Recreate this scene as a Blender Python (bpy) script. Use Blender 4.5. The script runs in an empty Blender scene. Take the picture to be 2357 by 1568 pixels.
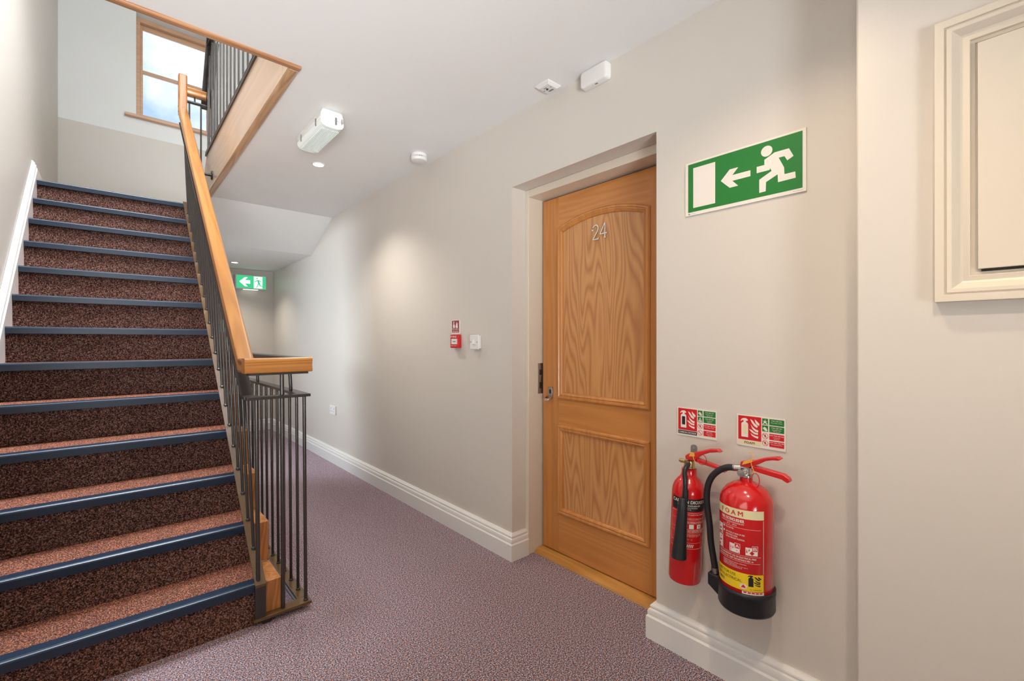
import bpy, bmesh, math, random
from mathutils import Vector, Matrix
random.seed(7)
C = bpy.context.scene.collection
S = bpy.context.scene
PI = math.pi

# ------------------------------------------------------------------ camera, sky, lights, exposure
cam = bpy.data.objects.new('camera', bpy.data.cameras.new('camera'))
C.objects.link(cam)
cam.location = (0, 0, 1.18)
cam.rotation_euler = (PI / 2, 0, -math.atan(919.2 / 1048.0))
cam.data.sensor_width = 36.0
cam.data.lens = 36.0 * 1048.0 / 2357.0
cam.data.shift_y = 2.0 / 2357.0
cam.data.clip_start = 0.02
S.camera = cam

S.view_settings.view_transform = 'Standard'
S.view_settings.look = 'None'
S.view_settings.gamma = 1.0
S.view_settings.use_curve_mapping = False
S.view_settings.exposure = 0.12

W = bpy.data.worlds.new('sky')
S.world = W
W.use_nodes = True
nt = W.node_tree
nt.nodes.clear()
wo = nt.nodes.new('ShaderNodeOutputWorld')
wb = nt.nodes.new('ShaderNodeBackground')
wt = nt.nodes.new('ShaderNodeTexCoord')
wn = nt.nodes.new('ShaderNodeTexNoise')
wr = nt.nodes.new('ShaderNodeValToRGB')
wn.inputs['Scale'].default_value = 4.2
wn.inputs['Detail'].default_value = 6
wn.inputs['Roughness'].default_value = 0.5
wr.color_ramp.elements[0].position = 0.40
wr.color_ramp.elements[0].color = (0.22, 0.33, 0.48, 1)
wr.color_ramp.elements[1].position = 0.58
wr.color_ramp.elements[1].color = (0.75, 0.75, 0.75, 1)
wmap = nt.nodes.new('ShaderNodeMapping')
wmap.inputs['Location'].default_value = (0.65, 0.3, 0.52)
nt.links.new(wt.outputs['Generated'], wmap.inputs['Vector'])
nt.links.new(wmap.outputs['Vector'], wn.inputs['Vector'])
nt.links.new(wn.outputs['Fac'], wr.inputs['Fac'])
nt.links.new(wr.outputs['Color'], wb.inputs['Color'])
wb.inputs['Strength'].default_value = 2.0
nt.links.new(wb.outputs['Background'], wo.inputs['Surface'])


def area(name, loc, target, sx, sy, power, color):
    l = bpy.data.lights.new(name, 'AREA')
    l.shape = 'RECTANGLE'
    l.size, l.size_y = sx, sy
    l.energy = power
    l.color = color
    o = bpy.data.objects.new(name, l)
    o.location = loc
    o.rotation_euler = (Vector(target) - Vector(loc)).to_track_quat('-Z', 'Y').to_euler()
    C.objects.link(o)
    return o


COOL = (0.86, 0.93, 1.0)
rl_ = area('rooflight_daylight', (0.35, 2.9, 5.22), (0.12, 2.95, 0.0), 0.9, 1.5, 104, COOL)
rl_.data.spread = math.radians(95)
lw_ = area('lobby_window_daylight', (-1.75, 6.10, 1.62), (1.6, 3.6, 1.15), 1.3, 0.6, 25, (0.80, 0.90, 1.0))
lw_.data.spread = math.radians(75)
bf_ = area('back_ceiling_fill', (-0.9, -2.35, 0.75), (0.25, 1.5, 2.4), 1.6, 1.2, 35, (0.92, 0.96, 1.0))  # added fill aimed up to brighten the ceiling; the back wall has no window
bf_.data.spread = math.radians(58)
area('hall_side_fill', (-1.5, 0.1, 1.15), (1.2, 0.9, 1.9), 1.6, 1.5, 20, (1.0, 0.95, 0.88))  # added unseen fill facing the right wall; no window stands here
area('upper_floor_fill', (0.75, 0.6, 5.2), (1.2, 4.2, 3.2), 1.2, 1.2, 118, COOL)  # added fill that whitens the upper walls behind the balusters
WARM = (1.0, 0.78, 0.56)
MILD = (1.0, 0.93, 0.84)
DOWNLIGHTS = [(1.065, 3.234, 2.40, 50, MILD), (1.085, 6.21, 2.118, 32, MILD), (1.06, 0.52, 2.40, 27, WARM), (0.55, -0.05, 2.40, 42, WARM)]  # the last downlight is added, unseen, to warm the near right wall

# ------------------------------------------------------------------ materials
MATS = {}


def newmat(name):
    m = bpy.data.materials.new(name)
    m.use_nodes = True
    b = m.node_tree.nodes['Principled BSDF']
    MATS[name] = m
    return m, m.node_tree, b


def mat(name, col, rough=0.5, metal=0.0, spec=0.5, coat=0.0, emit=None, estr=0.0):
    m, t, b = newmat(name)
    b.inputs['Base Color'].default_value = (*col, 1)
    b.inputs['Roughness'].default_value = rough
    b.inputs['Metallic'].default_value = metal
    b.inputs['Specular IOR Level'].default_value = spec
    b.inputs['Coat Weight'].default_value = coat
    b.inputs['Coat Roughness'].default_value = 0.08
    if emit:
        b.inputs['Emission Color'].default_value = (*emit, 1)
        b.inputs['Emission Strength'].default_value = estr
    return m


def srgb(r, g, b):
    f = lambda c: (c / 255 / 12.92) if c / 255 <= 0.04045 else ((c / 255 + 0.055) / 1.055) ** 2.4
    return (f(r), f(g), f(b))


def plaster(name, col, rough, bump=0.04, scale=260, spec=0.5):
    m, t, b = newmat(name)
    tc = t.nodes.new('ShaderNodeTexCoord')
    n = t.nodes.new('ShaderNodeTexNoise')
    n.inputs['Scale'].default_value = scale
    n.inputs['Detail'].default_value = 3
    n2 = t.nodes.new('ShaderNodeTexNoise')
    n2.inputs['Scale'].default_value = 1.7
    n2.inputs['Detail'].default_value = 2
    mx = t.nodes.new('ShaderNodeMix')
    mx.data_type = 'RGBA'
    mx.inputs['A'].default_value = (*[c * 0.97 for c in col], 1)
    mx.inputs['B'].default_value = (*[min(1, c * 1.03) for c in col], 1)
    bp = t.nodes.new('ShaderNodeBump')
    bp.inputs['Strength'].default_value = bump
    bp.inputs['Distance'].default_value = 0.002
    t.links.new(tc.outputs['Object'], n.inputs['Vector'])
    t.links.new(tc.outputs['Object'], n2.inputs['Vector'])
    t.links.new(n2.outputs['Fac'], mx.inputs['Factor'])
    t.links.new(mx.outputs['Result'], b.inputs['Base Color'])
    t.links.new(n.outputs['Fac'], bp.inputs['Height'])
    t.links.new(bp.outputs['Normal'], b.inputs['Normal'])
    b.inputs['Roughness'].default_value = rough
    b.inputs['Specular IOR Level'].default_value = spec
    return m


def carpet(name, tint=1.0, c0=0.47, c1=0.56, sheen=0.15, grain=215, stint=(0.75, 0.72, 0.85)):
    m, t, b = newmat(name)
    tc = t.nodes.new('ShaderNodeTexCoord')

    def noise(scale, detail, rough=0.7):
        n = t.nodes.new('ShaderNodeTexNoise')
        n.inputs['Scale'].default_value = scale
        n.inputs['Detail'].default_value = detail
        n.inputs['Roughness'].default_value = rough
        t.links.new(tc.outputs['Object'], n.inputs['Vector'])
        return n

    def ramp(src, stops):
        r = t.nodes.new('ShaderNodeValToRGB')
        e = r.color_ramp.elements
        while len(e) < len(stops):
            e.new(0.5)
        for q, (p, c) in zip(e, stops):
            q.position = p
            q.color = (*[x * tint for x in c], 1)
        t.links.new(src, r.inputs['Fac'])
        return r
    n = noise(grain, 4, 0.8)
    warm = ramp(n.outputs['Fac'], [(0.41, (0.010, 0.006, 0.008)), (0.47, (0.052, 0.022, 0.022)), (0.515, (0.205, 0.088, 0.062)), (0.565, (0.46, 0.24, 0.18)), (0.62, (0.80, 0.54, 0.46))])
    cold = ramp(n.outputs['Fac'], [(0.41, (0.012, 0.010, 0.016)), (0.47, (0.050, 0.040, 0.054)), (0.525, (0.165, 0.140, 0.168)), (0.61, (0.52, 0.46, 0.50))])
    pick = noise(110, 3, 0.7)
    pr = t.nodes.new('ShaderNodeMapRange')
    pr.inputs['From Min'].default_value = c0
    pr.inputs['From Max'].default_value = c1
    t.links.new(pick.outputs['Fac'], pr.inputs['Value'])
    mx = t.nodes.new('ShaderNodeMix')
    mx.data_type = 'RGBA'
    t.links.new(pr.outputs['Result'], mx.inputs['Factor'])
    t.links.new(warm.outputs['Color'], mx.inputs['A'])
    t.links.new(cold.outputs['Color'], mx.inputs['B'])
    oi = t.nodes.new('ShaderNodeObjectInfo')          # each laid piece of carpet differs a little in tone
    om = t.nodes.new('ShaderNodeMapRange')
    om.inputs['To Min'].default_value = 0.86
    om.inputs['To Max'].default_value = 1.14
    t.links.new(oi.outputs['Random'], om.inputs['Value'])
    sc = t.nodes.new('ShaderNodeVectorMath')
    sc.operation = 'SCALE'
    t.links.new(mx.outputs['Result'], sc.inputs[0])
    t.links.new(om.outputs['Result'], sc.inputs['Scale'])
    t.links.new(sc.outputs['Vector'], b.inputs['Base Color'])
    sh = t.nodes.new('ShaderNodeMix')                 # the pile's sheen takes the colour of the flecks
    sh.data_type = 'RGBA'
    sh.blend_type = 'MULTIPLY'
    sh.clamp_result = False
    sh.inputs['Factor'].default_value = 0.8
    bright = t.nodes.new('ShaderNodeVectorMath')
    bright.operation = 'SCALE'
    bright.inputs['Scale'].default_value = 7.0 / tint
    t.links.new(sc.outputs['Vector'], bright.inputs[0])
    sh.inputs['A'].default_value = (*stint, 1)
    t.links.new(bright.outputs['Vector'], sh.inputs['B'])
    t.links.new(sh.outputs['Result'], b.inputs['Sheen Tint'])
    bp = t.nodes.new('ShaderNodeBump')
    bp.inputs['Strength'].default_value = 0.6
    bp.inputs['Distance'].default_value = 0.004
    t.links.new(n.outputs['Fac'], bp.inputs['Height'])
    t.links.new(bp.outputs['Normal'], b.inputs['Normal'])
    b.inputs['Roughness'].default_value = 0.95
    b.inputs['Specular IOR Level'].default_value = 0.1
    b.inputs['Sheen Weight'].default_value = sheen
    return m


def wood(name, light, dark, axis, rings=9.0, rough=0.32, coat=0.25, stretch=0.09, distort=1.6, contrast=1.0, tilt=0.0, lines=46, fine=0.55, sharp=1.0):
    """oak: fine fibres along `axis` plus nested growth rings"""
    m, t, b = newmat(name)
    tc = t.nodes.new('ShaderNodeTexCoord')
    mp = t.nodes.new('ShaderNodeMapping')
    sc = [1.0, 1.0, 1.0]
    sc['xyz'.index(axis)] = stretch
    mp.inputs['Scale'].default_value = sc
    wv = t.nodes.new('ShaderNodeTexNoise')
    wv.inputs['Scale'].default_value = rings
    wv.inputs['Detail'].default_value = 1.0
    wv.inputs['Distortion'].default_value = distort * 0.2
    mul = t.nodes.new('ShaderNodeMath')
    mul.operation = 'MULTIPLY'
    mul.inputs[1].default_value = lines
    sn = t.nodes.new('ShaderNodeMath')
    sn.operation = 'SINE'
    rg = t.nodes.new('ShaderNodeMapRange')
    rg.inputs['From Min'].default_value = -1
    fn = t.nodes.new('ShaderNodeTexNoise')
    fn.inputs['Scale'].default_value = 150
    fn.inputs['Detail'].default_value = 3
    mp2 = t.nodes.new('ShaderNodeMapping')
    sc2 = [1.0, 1.0, 1.0]
    sc2['xyz'.index(axis)] = 0.03
    mp2.inputs['Scale'].default_value = sc2
    add = t.nodes.new('ShaderNodeMix')
    add.data_type = 'FLOAT'
    add.inputs['Factor'].default_value = fine
    rp = t.nodes.new('ShaderNodeValToRGB')
    rp.color_ramp.elements[0].position = 0.5 - 0.34 / contrast
    rp.color_ramp.elements[1].position = 0.5 + 0.30 / contrast
    rp.color_ramp.elements[0].color = (*dark, 1)
    rp.color_ramp.elements[1].color = (*light, 1)
    L = t.links.new
    ro = t.nodes.new('ShaderNodeVectorRotate')
    ro.rotation_type = 'X_AXIS'
    ro.inputs['Angle'].default_value = tilt
    L(tc.outputs['Object'], ro.inputs['Vector'])
    L(ro.outputs['Vector'], mp.inputs['Vector'])
    L(ro.outputs['Vector'], mp2.inputs['Vector'])
    L(mp.outputs['Vector'], wv.inputs['Vector'])
    L(wv.outputs['Fac'], mul.inputs[0])
    L(mul.outputs[0], sn.inputs[0])
    L(sn.outputs[0], rg.inputs['Value'])
    L(mp2.outputs['Vector'], fn.inputs['Vector'])
    pw = t.nodes.new('ShaderNodeMath')
    pw.operation = 'POWER'
    pw.inputs[1].default_value = sharp
    L(rg.outputs['Result'], pw.inputs[0])
    L(pw.outputs[0], add.inputs['A'])
    L(fn.outputs['Fac'], add.inputs['B'])
    L(add.outputs['Result'], rp.inputs['Fac'])
    L(rp.outputs['Color'], b.inputs['Base Color'])
    b.inputs['Roughness'].default_value = rough
    b.inputs['Coat Weight'].default_value = coat
    b.inputs['Coat Roughness'].default_value = 0.15
    return m


M_WALL = plaster('cream_wall_paint', srgb(214, 207, 197), 0.42, 0.03)
M_WHITE = plaster('white_ceiling_paint', srgb(240, 240, 238), 0.75, 0.02)
M_TRIM = mat('white_gloss_paint', srgb(232, 230, 226), 0.3)
M_FRAME = mat('cream_gloss_paint', srgb(220, 209, 191), 0.34)
M_CARPET = carpet('flecked_carpet', 1.28, 0.40, 0.52, 0.8, 205, (0.80, 0.80, 0.86))
M_STAIRC = carpet('flecked_stair_carpet', 0.36, 0.56, 0.68, 1.0, 220, (1.0, 0.68, 0.52))
M_NOSE = mat('navy_rubber', (0.007, 0.018, 0.040), 0.38, 0, 0.5)
M_METAL = mat('brown_black_steel', (0.030, 0.023, 0.019), 0.28, 0.0, 0.6)
M_PLATE = mat('brown_satin_steel', (0.105, 0.055, 0.020), 0.25, 0.0, 0.5)
M_RAIL = wood('varnished_pine', (0.42, 0.18, 0.042), (0.30, 0.11, 0.021), 'y', 14, 0.28, 0.5, 0.05, 1.0, 0.9, -math.atan(0.8475))
M_RAILY2 = wood('varnished_pine_level', (0.50, 0.215, 0.050), (0.36, 0.135, 0.026), 'y', 14, 0.28, 0.5, 0.05)
M_RAILX = wood('varnished_pine_across', (0.52, 0.22, 0.050), (0.35, 0.125, 0.024), 'x', 16, 0.28, 0.5, 0.06)
M_CAP = wood('oiled_oak', (0.50, 0.20, 0.055), (0.30, 0.10, 0.022), 'z', 16, 0.35, 0.2, 0.15)
M_FASCIA = wood('pale_oak_veneer', (0.60, 0.43, 0.30), (0.50, 0.33, 0.21), 'y', 6, 0.3, 0.3, 0.08, 1.0, 0.8)
M_ARCH = wood('oak_architrave', (0.56, 0.34, 0.18), (0.38, 0.20, 0.095), 'y', 16, 0.35, 0.2, 0.06)
M_ARCHX = wood('oak_architrave_across', (0.52, 0.27, 0.13), (0.34, 0.15, 0.065), 'x', 16, 0.35, 0.2, 0.06)
M_STILE = wood('door_oak', (0.607, 0.252, 0.067), (0.475, 0.178, 0.041), 'z', 10, 0.38, 0.15, 0.05, 1.0, 0.75)
M_RAILY = wood('door_oak_rail', (0.647, 0.276, 0.076), (0.515, 0.196, 0.047), 'y', 10, 0.38, 0.15, 0.05, 1.0, 0.75)
M_PANEL = wood('door_oak_panel', (0.665, 0.331, 0.122), (0.451, 0.180, 0.055), 'z', 7.0, 0.36, 0.2, 0.12, 0.6, 0.9, 0.0, 120, 0.42, 0.6)
M_MOULD = wood('door_oak_moulding', (0.660, 0.288, 0.078), (0.502, 0.191, 0.045), 'z', 10, 0.32, 0.3, 0.05, 1.0, 0.75)
M_THRESH = wood('oak_threshold', (0.60, 0.30, 0.075), (0.48, 0.21, 0.045), 'y', 12, 0.3, 0.3, 0.06)
M_WIN = wood('window_pine', (0.72, 0.46, 0.29), (0.60, 0.34, 0.20), 'x', 10, 0.35, 0.2, 0.08, 1.0, 0.7)
M_CHROME = mat('satin_chrome', (0.62, 0.60, 0.57), 0.22, 1.0)
M_STEEL = mat('dull_steel', (0.40, 0.39, 0.37), 0.4, 1.0)
M_BRASS = mat('brass', (0.60, 0.46, 0.22), 0.25, 1.0)
M_PLASTIC = mat('white_plastic', srgb(232, 230, 226), 0.35)
M_GREYP = mat('grey_plastic_detail', (0.22, 0.215, 0.21), 0.5)
M_BLACK = mat('black_detail', (0.012, 0.012, 0.013), 0.45)
M_RED = mat('red_enamel', (0.62, 0.010, 0.012), 0.16, 0, 0.6, 0.4)
M_REDL = mat('red_plastic', (0.60, 0.012, 0.014), 0.25)
M_REDLABEL = mat('red_label_print', (0.55, 0.010, 0.014), 0.3)
M_RUBBER = mat('black_rubber', (0.014, 0.016, 0.020), 0.38)
M_BOOT = mat('black_base_plastic', (0.012, 0.014, 0.018), 0.42)
M_SIGNW = mat('sign_white', srgb(232, 226, 216), 0.35)
M_SIGNG = mat('sign_green', srgb(28, 120, 44), 0.35)
M_SIGNR = mat('sign_red', srgb(205, 22, 34), 0.35)
M_CREAM = mat('print_cream', srgb(232, 222, 176), 0.4)
M_YELLOW = mat('print_yellow', srgb(240, 205, 30), 0.35)
M_WTEXT = mat('print_white', srgb(236, 230, 222), 0.4)
M_YTAG = mat('yellow_plastic', srgb(238, 170, 60), 0.4)
M_MAROON = mat('print_maroon', srgb(146, 62, 74), 0.4)
M_DARK = mat('shadow_gap_seal', (0.02, 0.016, 0.013), 0.7)
M_LAMP = mat('lamp_glow', (1, 1, 1), 0.4, emit=(1.0, 0.93, 0.80), estr=14)
M_EXITG = mat('exit_green_glow', (0.05, 0.5, 0.25), 0.3, emit=(0.03, 0.50, 0.20), estr=0.85)
M_EXITW = mat('exit_white_glow', (0.9, 0.9, 0.9), 0.3, emit=(0.92, 1.0, 0.95), estr=1.1)
M_DIFF = mat('ribbed_diffuser', (0.80, 0.84, 0.82), 0.25, emit=(0.80, 1.0, 0.90), estr=0.10)


def glass_mat():
    m, t, b = newmat('window_glass')
    t.nodes.remove(b)
    tr = t.nodes.new('ShaderNodeBsdfTransparent')
    gl = t.nodes.new('ShaderNodeBsdfGlossy')
    gl.inputs['Roughness'].default_value = 0.02
    fr = t.nodes.new('ShaderNodeFresnel')
    fr.inputs['IOR'].default_value = 1.45
    mx = t.nodes.new('ShaderNodeMixShader')
    t.links.new(fr.outputs[0], mx.inputs[0])
    t.links.new(tr.outputs[0], mx.inputs[1])
    t.links.new(gl.outputs[0], mx.inputs[2])
    t.links.new(mx.outputs[0], t.nodes['Material Output'].inputs['Surface'])
    return m


M_GLASS = glass_mat()


# ------------------------------------------------------------------ mesh building helpers
class MB:
    def __init__(s):
        s.v, s.f = [], []

    def add(s, vs, fs):
        o = len(s.v)
        s.v += [tuple(p) for p in vs]
        s.f += [tuple(i + o for i in f) for f in fs]
        return s

    def box(s, x0, x1, y0, y1, z0, z1):
        return s.add([(x0, y0, z0), (x1, y0, z0), (x1, y1, z0), (x0, y1, z0), (x0, y0, z1), (x1, y0, z1), (x1, y1, z1), (x0, y1, z1)],
                     [(0, 3, 2, 1), (4, 5, 6, 7), (0, 1, 5, 4), (1, 2, 6, 5), (2, 3, 7, 6), (3, 0, 4, 7)])

    def prism(s, poly, axis, a0, a1):
        """poly lies in the two other axes (in xyz order); extruded along axis"""
        def P(p, a):
            q = list(p)
            q.insert('xyz'.index(axis), a)
            return tuple(q)
        n = len(poly)
        vs = [P(p, a0) for p in poly] + [P(p, a1) for p in poly]
        fs = [tuple(range(n))[::-1], tuple(range(n, 2 * n))]
        fs += [(i, (i + 1) % n, n + (i + 1) % n, n + i) for i in range(n)]
        return s.add(vs, fs)

    def loft(s, rings, closed=True, caps=True):
        n = len(rings[0])
        vs = [p for r in rings for p in r]
        fs = []
        for k in range(len(rings) - 1):
            for i in range(n if closed else n - 1):
                j = (i + 1) % n
                fs.append((k * n + i, k * n + j, (k + 1) * n + j, (k + 1) * n + i))
        if caps:
            fs.append(tuple(range(n))[::-1])
            fs.append(tuple((len(rings) - 1) * n + i for i in range(n)))
        return s.add(vs, fs)

    def lathe(s, prof, c=(0, 0, 0), n=28, axis='z'):
        rings = []
        for r, h in prof:
            ring = []
            for i in range(n):
                a = 2 * PI * i / n
                u, w = r * math.cos(a), r * math.sin(a)
                p = {'z': (u, w, h), 'x': (h, u, w), 'y': (u, h, w)}[axis]
                ring.append((p[0] + c[0], p[1] + c[1], p[2] + c[2]))
            rings.append(ring)
        return s.loft(rings)

    def tube(s, path, r, n=10):
        path = [Vector(p) for p in path]
        if len(path) > 3 and not isinstance(r, (list, tuple)) and r > 0.004:      # rounded bends
            fine = []
            for i in range(len(path) - 1):
                p0, p1, p2, p3 = path[max(i - 1, 0)], path[i], path[i + 1], path[min(i + 2, len(path) - 1)]
                for k in range(4):
                    t = k / 4
                    fine.append(0.5 * (2 * p1 + (p2 - p0) * t + (2 * p0 - 5 * p1 + 4 * p2 - p3) * t * t + (3 * p1 - p0 - 3 * p2 + p3) * t ** 3))
            path = fine + [path[-1]]
        rs = r if isinstance(r, (list, tuple)) else [r] * len(path)
        rings = []
        up = None
        for i, p in enumerate(path):
            d = (path[min(i + 1, len(path) - 1)] - path[max(i - 1, 0)]).normalized()
            if up is None:
                up = Vector((0, 0, 1)) if abs(d.z) < 0.9 else Vector((1, 0, 0))
            a = d.cross(up).normalized()
            up = a.cross(d).normalized()
            rings.append([tuple(p + rs[i] * (math.cos(2 * PI * k / n) * a + math.sin(2 * PI * k / n) * up)) for k in range(n)])
        return s.loft(rings)

    def mitre(s, prof, path, z0=0.0):
        """profile (d, h): d to the right of travel, h up; path in XY, mitred corners"""
        rings = []
        P = [Vector(p) for p in path]
        for i, p in enumerate(P):
            d0 = (P[i] - P[i - 1]).normalized() if i > 0 else None
            d1 = (P[i + 1] - P[i]).normalized() if i < len(P) - 1 else None
            n0 = Vector((d0.y, -d0.x)) if d0 else None
            n1 = Vector((d1.y, -d1.x)) if d1 else None
            if n0 is None:
                m = n1
            elif n1 is None:
                m = n0
            else:
                m = (n0 + n1)
                m = m / m.dot(n0)
            rings.append([(p.x + m.x * d, p.y + m.y * d, z0 + h) for d, h in prof])
        return s.loft(rings)

    def frame_sweep(s, prof, outline, mapf):
        """closed moulding: profile (w inward, h out) around closed 2D outline (counter-clockwise), mapf(u,v,h)->3D"""
        P = [Vector(p) for p in outline]
        n = len(P)
        rings = []
        for i in range(n):
            d0 = (P[i] - P[i - 1]).normalized()
            d1 = (P[(i + 1) % n] - P[i]).normalized()
            n0 = Vector((-d0.y, d0.x))
            n1 = Vector((-d1.y, d1.x))
            m = n0 + n1
            m = m / max(0.2, m.dot(n0))
            rings.append([mapf(P[i].x + m.x * w, P[i].y + m.y * w, h) for w, h in prof])
        k = len(prof)
        vs = [p for r in rings for p in r]
        fs = []
        for a in range(n):
            b = (a + 1) % n
            for i in range(k):
                j = (i + 1) % k
                fs.append((a * k + i, a * k + j, b * k + j, b * k + i))
        return s.add(vs, fs)

    def shift(s, d):
        s.v = [(p[0] + d[0], p[1] + d[1], p[2] + d[2]) for p in s.v]
        return s

    def xform(s, fn):
        s.v = [tuple(fn(*p)) for p in s.v]
        return s


ROOT = {}


def make_mesh(name, mb, m, off=(0, 0, 0), smooth=35, recalc=True):
    me = bpy.data.meshes.new(name)
    me.from_pydata([(p[0] - off[0], p[1] - off[1], p[2] - off[2]) for p in mb.v], [], mb.f)
    if recalc:
        bm = bmesh.new()
        bm.from_mesh(me)
        bmesh.ops.recalc_face_normals(bm, faces=bm.faces)
        bm.to_mesh(me)
        bm.free()
    me.materials.append(m)
    if smooth:
        for p in me.polygons:
            p.use_smooth = True
        me.set_sharp_from_angle(angle=math.radians(smooth))
    return me


def tag(o, label=None, cat=None, group=None, kind=None):
    if label:
        o['label'] = label
    if cat:
        o['category'] = cat
    if group:
        o['group'] = group
    if kind:
        o['kind'] = kind
    return o


def bevel(o, w, seg=2):
    if w:
        b = o.modifiers.new('bevel', 'BEVEL')
        b.width = w
        b.segments = seg
        b.limit_method = 'ANGLE'
        b.angle_limit = math.radians(40)
    return o


def solo(name, mb, m, label, cat, group=None, kind=None, bev=0, smooth=35):
    """a top-level thing that is one mesh; origin at the centre of its base"""
    xs, ys, zs = zip(*mb.v)
    off = ((min(xs) + max(xs)) / 2, (min(ys) + max(ys)) / 2, min(zs))
    o = bpy.data.objects.new(name, make_mesh(name, mb, m, off, smooth))
    o.location = off
    C.objects.link(o)
    ROOT[o] = off
    bevel(o, bev)
    return tag(o, label, cat, group, kind)


def struct(name, mb, m, bev=0, label=None, smooth=30):
    o = bpy.data.objects.new(name, make_mesh(name, mb, m, (0, 0, 0), smooth))
    C.objects.link(o)
    ROOT[o] = (0, 0, 0)
    bevel(o, bev)
    return tag(o, label, None, None, 'structure')


def thing(name, loc, label, cat, group=None, kind=None):
    o = bpy.data.objects.new(name, None)
    o.empty_display_size = 0.05
    o.location = loc
    C.objects.link(o)
    ROOT[o] = tuple(loc)
    return tag(o, label, cat, group, kind)


def part(name, mb, m, parent, label=None, bev=0, smooth=35, kind=None):
    off = ROOT[parent]
    o = bpy.data.objects.new(name, make_mesh(name, mb, m, off, smooth))
    C.objects.link(o)
    o.parent = parent
    ROOT[o] = off
    bevel(o, bev)
    return tag(o, label, None, None, kind)


def inst(src, parent, d):
    """a further copy of a part, sharing its mesh, moved by d"""
    o = src.copy()
    C.objects.link(o)
    o.parent = parent
    o.location = Vector(src.location) + Vector(d)
    ROOT[o] = ROOT[src]
    return o


_txt = {}


def text2d(s, bold=0.0):
    k = (s, bold)
    if k not in _txt:
        cu = bpy.data.curves.new('lettering', 'FONT')
        cu.body = s
        cu.size = 1
        cu.resolution_u = 2
        cu.offset = bold
        ob = bpy.data.objects.new('lettering', cu)
        C.objects.link(ob)
        bpy.context.view_layer.update()
        ev = ob.evaluated_get(bpy.context.evaluated_depsgraph_get())
        me = ev.to_mesh()
        vs = [(v.co.x, v.co.y) for v in me.vertices]
        fs = [tuple(p.vertices) for p in me.polygons]
        ev.to_mesh_clear()
        bpy.data.objects.remove(ob)
        bpy.data.curves.remove(cu)
        _txt[k] = (vs, fs)
    return _txt[k]


def put_text(mb, s, u0, u1, v, h, mapf, bold=0.02, align='c', wmax=True):
    """letters fitted into u0..u1 (capital height h, baseline v) and mapped to 3D"""
    vs, fs = text2d(s)
    if not vs:
        return
    a, b = min(p[0] for p in vs), max(p[0] for p in vs)
    ky = h / 0.70
    kx = (u1 - u0) / (b - a) if wmax else min(ky, (u1 - u0) / (b - a))
    w = kx * (b - a)
    s0 = u0 if align == 'l' else (u0 + u1 - w) / 2
    flat = [mapf(s0 + (p[0] - a) * kx, v + p[1] * ky) for p in vs]
    mb.add(flat, fs)
    if bold > 0:        # a second strike, shifted and laid just over the first, thickens the stems
        p0, pu, pv = (Vector(mapf(s0 + du, v + dv)) for du, dv in ((0, 0), (1e-3, 0), (0, 1e-3)))
        sh = bold * ky * 2.2
        over = []
        for p in vs:
            u_, v_ = s0 + (p[0] - a) * kx + sh, v + p[1] * ky
            q0, q1, q2 = (Vector(mapf(u_ + du, v_ + dv)) for du, dv in ((0, 0), (1e-3, 0), (0, 1e-3)))
            over.append(tuple(q0 + (q1 - q0).cross(q2 - q0).normalized() * 0.00012))
        mb.add(over, fs)


XW = 1.63          # right-hand corridor wall
YE = 6.77          # end wall
XL = -0.435        # wall beside the stairs
ZC = 2.40          # ceiling
ZU = 2.70          # upper floor
ZL = 2.33          # landing
ZR = 5.30          # roof
R_, G_, Y1 = ZL / 13, 0.2115, 2.109    # riser, going, first nosing

# ------------------------------------------------------------------ setting
fl = MB()
fl.box(-2.2, 1.95, -2.6, 2.14, -0.12, 0)
fl.box(-0.7, 0.56, 2.14, 4.8, -0.12, -0.004)
fl.box(0.615, 1.95, 2.14, 4.8, -0.12, 0)
fl.box(-2.2, -0.7, 4.6, 4.8, -0.12, 0)
fl.box(-2.2, 1.95, 4.8, 7.0, -0.12, 0)
fl.box(0.50, 0.70, 2.10, 4.9, -0.5, -0.45)
struct('floor', fl, M_CARPET, label='flecked brown and lavender carpet over the corridor floor')

ce = MB()
ce.box(-2.2, 1.95, -2.6, 2.15, ZC, ZU)
ce.box(0.60, 1.95, 2.15, 4.55, ZC, ZU)
struct('ceiling', ce, M_WHITE, label='white corridor ceiling')
ce = MB()
ce.prism([(4.5502, ZU), (4.5502, ZC), (5.17, 2.118), (5.17, ZL), (4.75, ZL), (4.75, 2.51), (4.60, 2.51), (4.60, ZU)], 'x', 0.60, 1.95)
struct('ceiling', ce, M_WHITE, label='sloped white soffit under the upper steps')
ce = MB()
ce.box(-0.65, 1.95, 5.1702, 7.0, 2.118, ZL)
ce.box(-0.65, 0.60, 4.72, 5.17, 2.118, ZL - 0.004)
struct('ceiling', ce, M_WHITE, label='low white ceiling below the half landing')
rf = MB().box(-2.2, 1.95, -2.6, 7.0, ZR, ZR + 0.2)
struct('ceiling', rf, M_WHITE, label='white ceiling high over the stairwell')
lf = MB().box(XL, 0.60, 4.695, YE, ZL - 0.003, ZL + 0.004)
struct('floor', lf, M_STAIRC, label='carpeted half landing at the top of the stairs')

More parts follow.
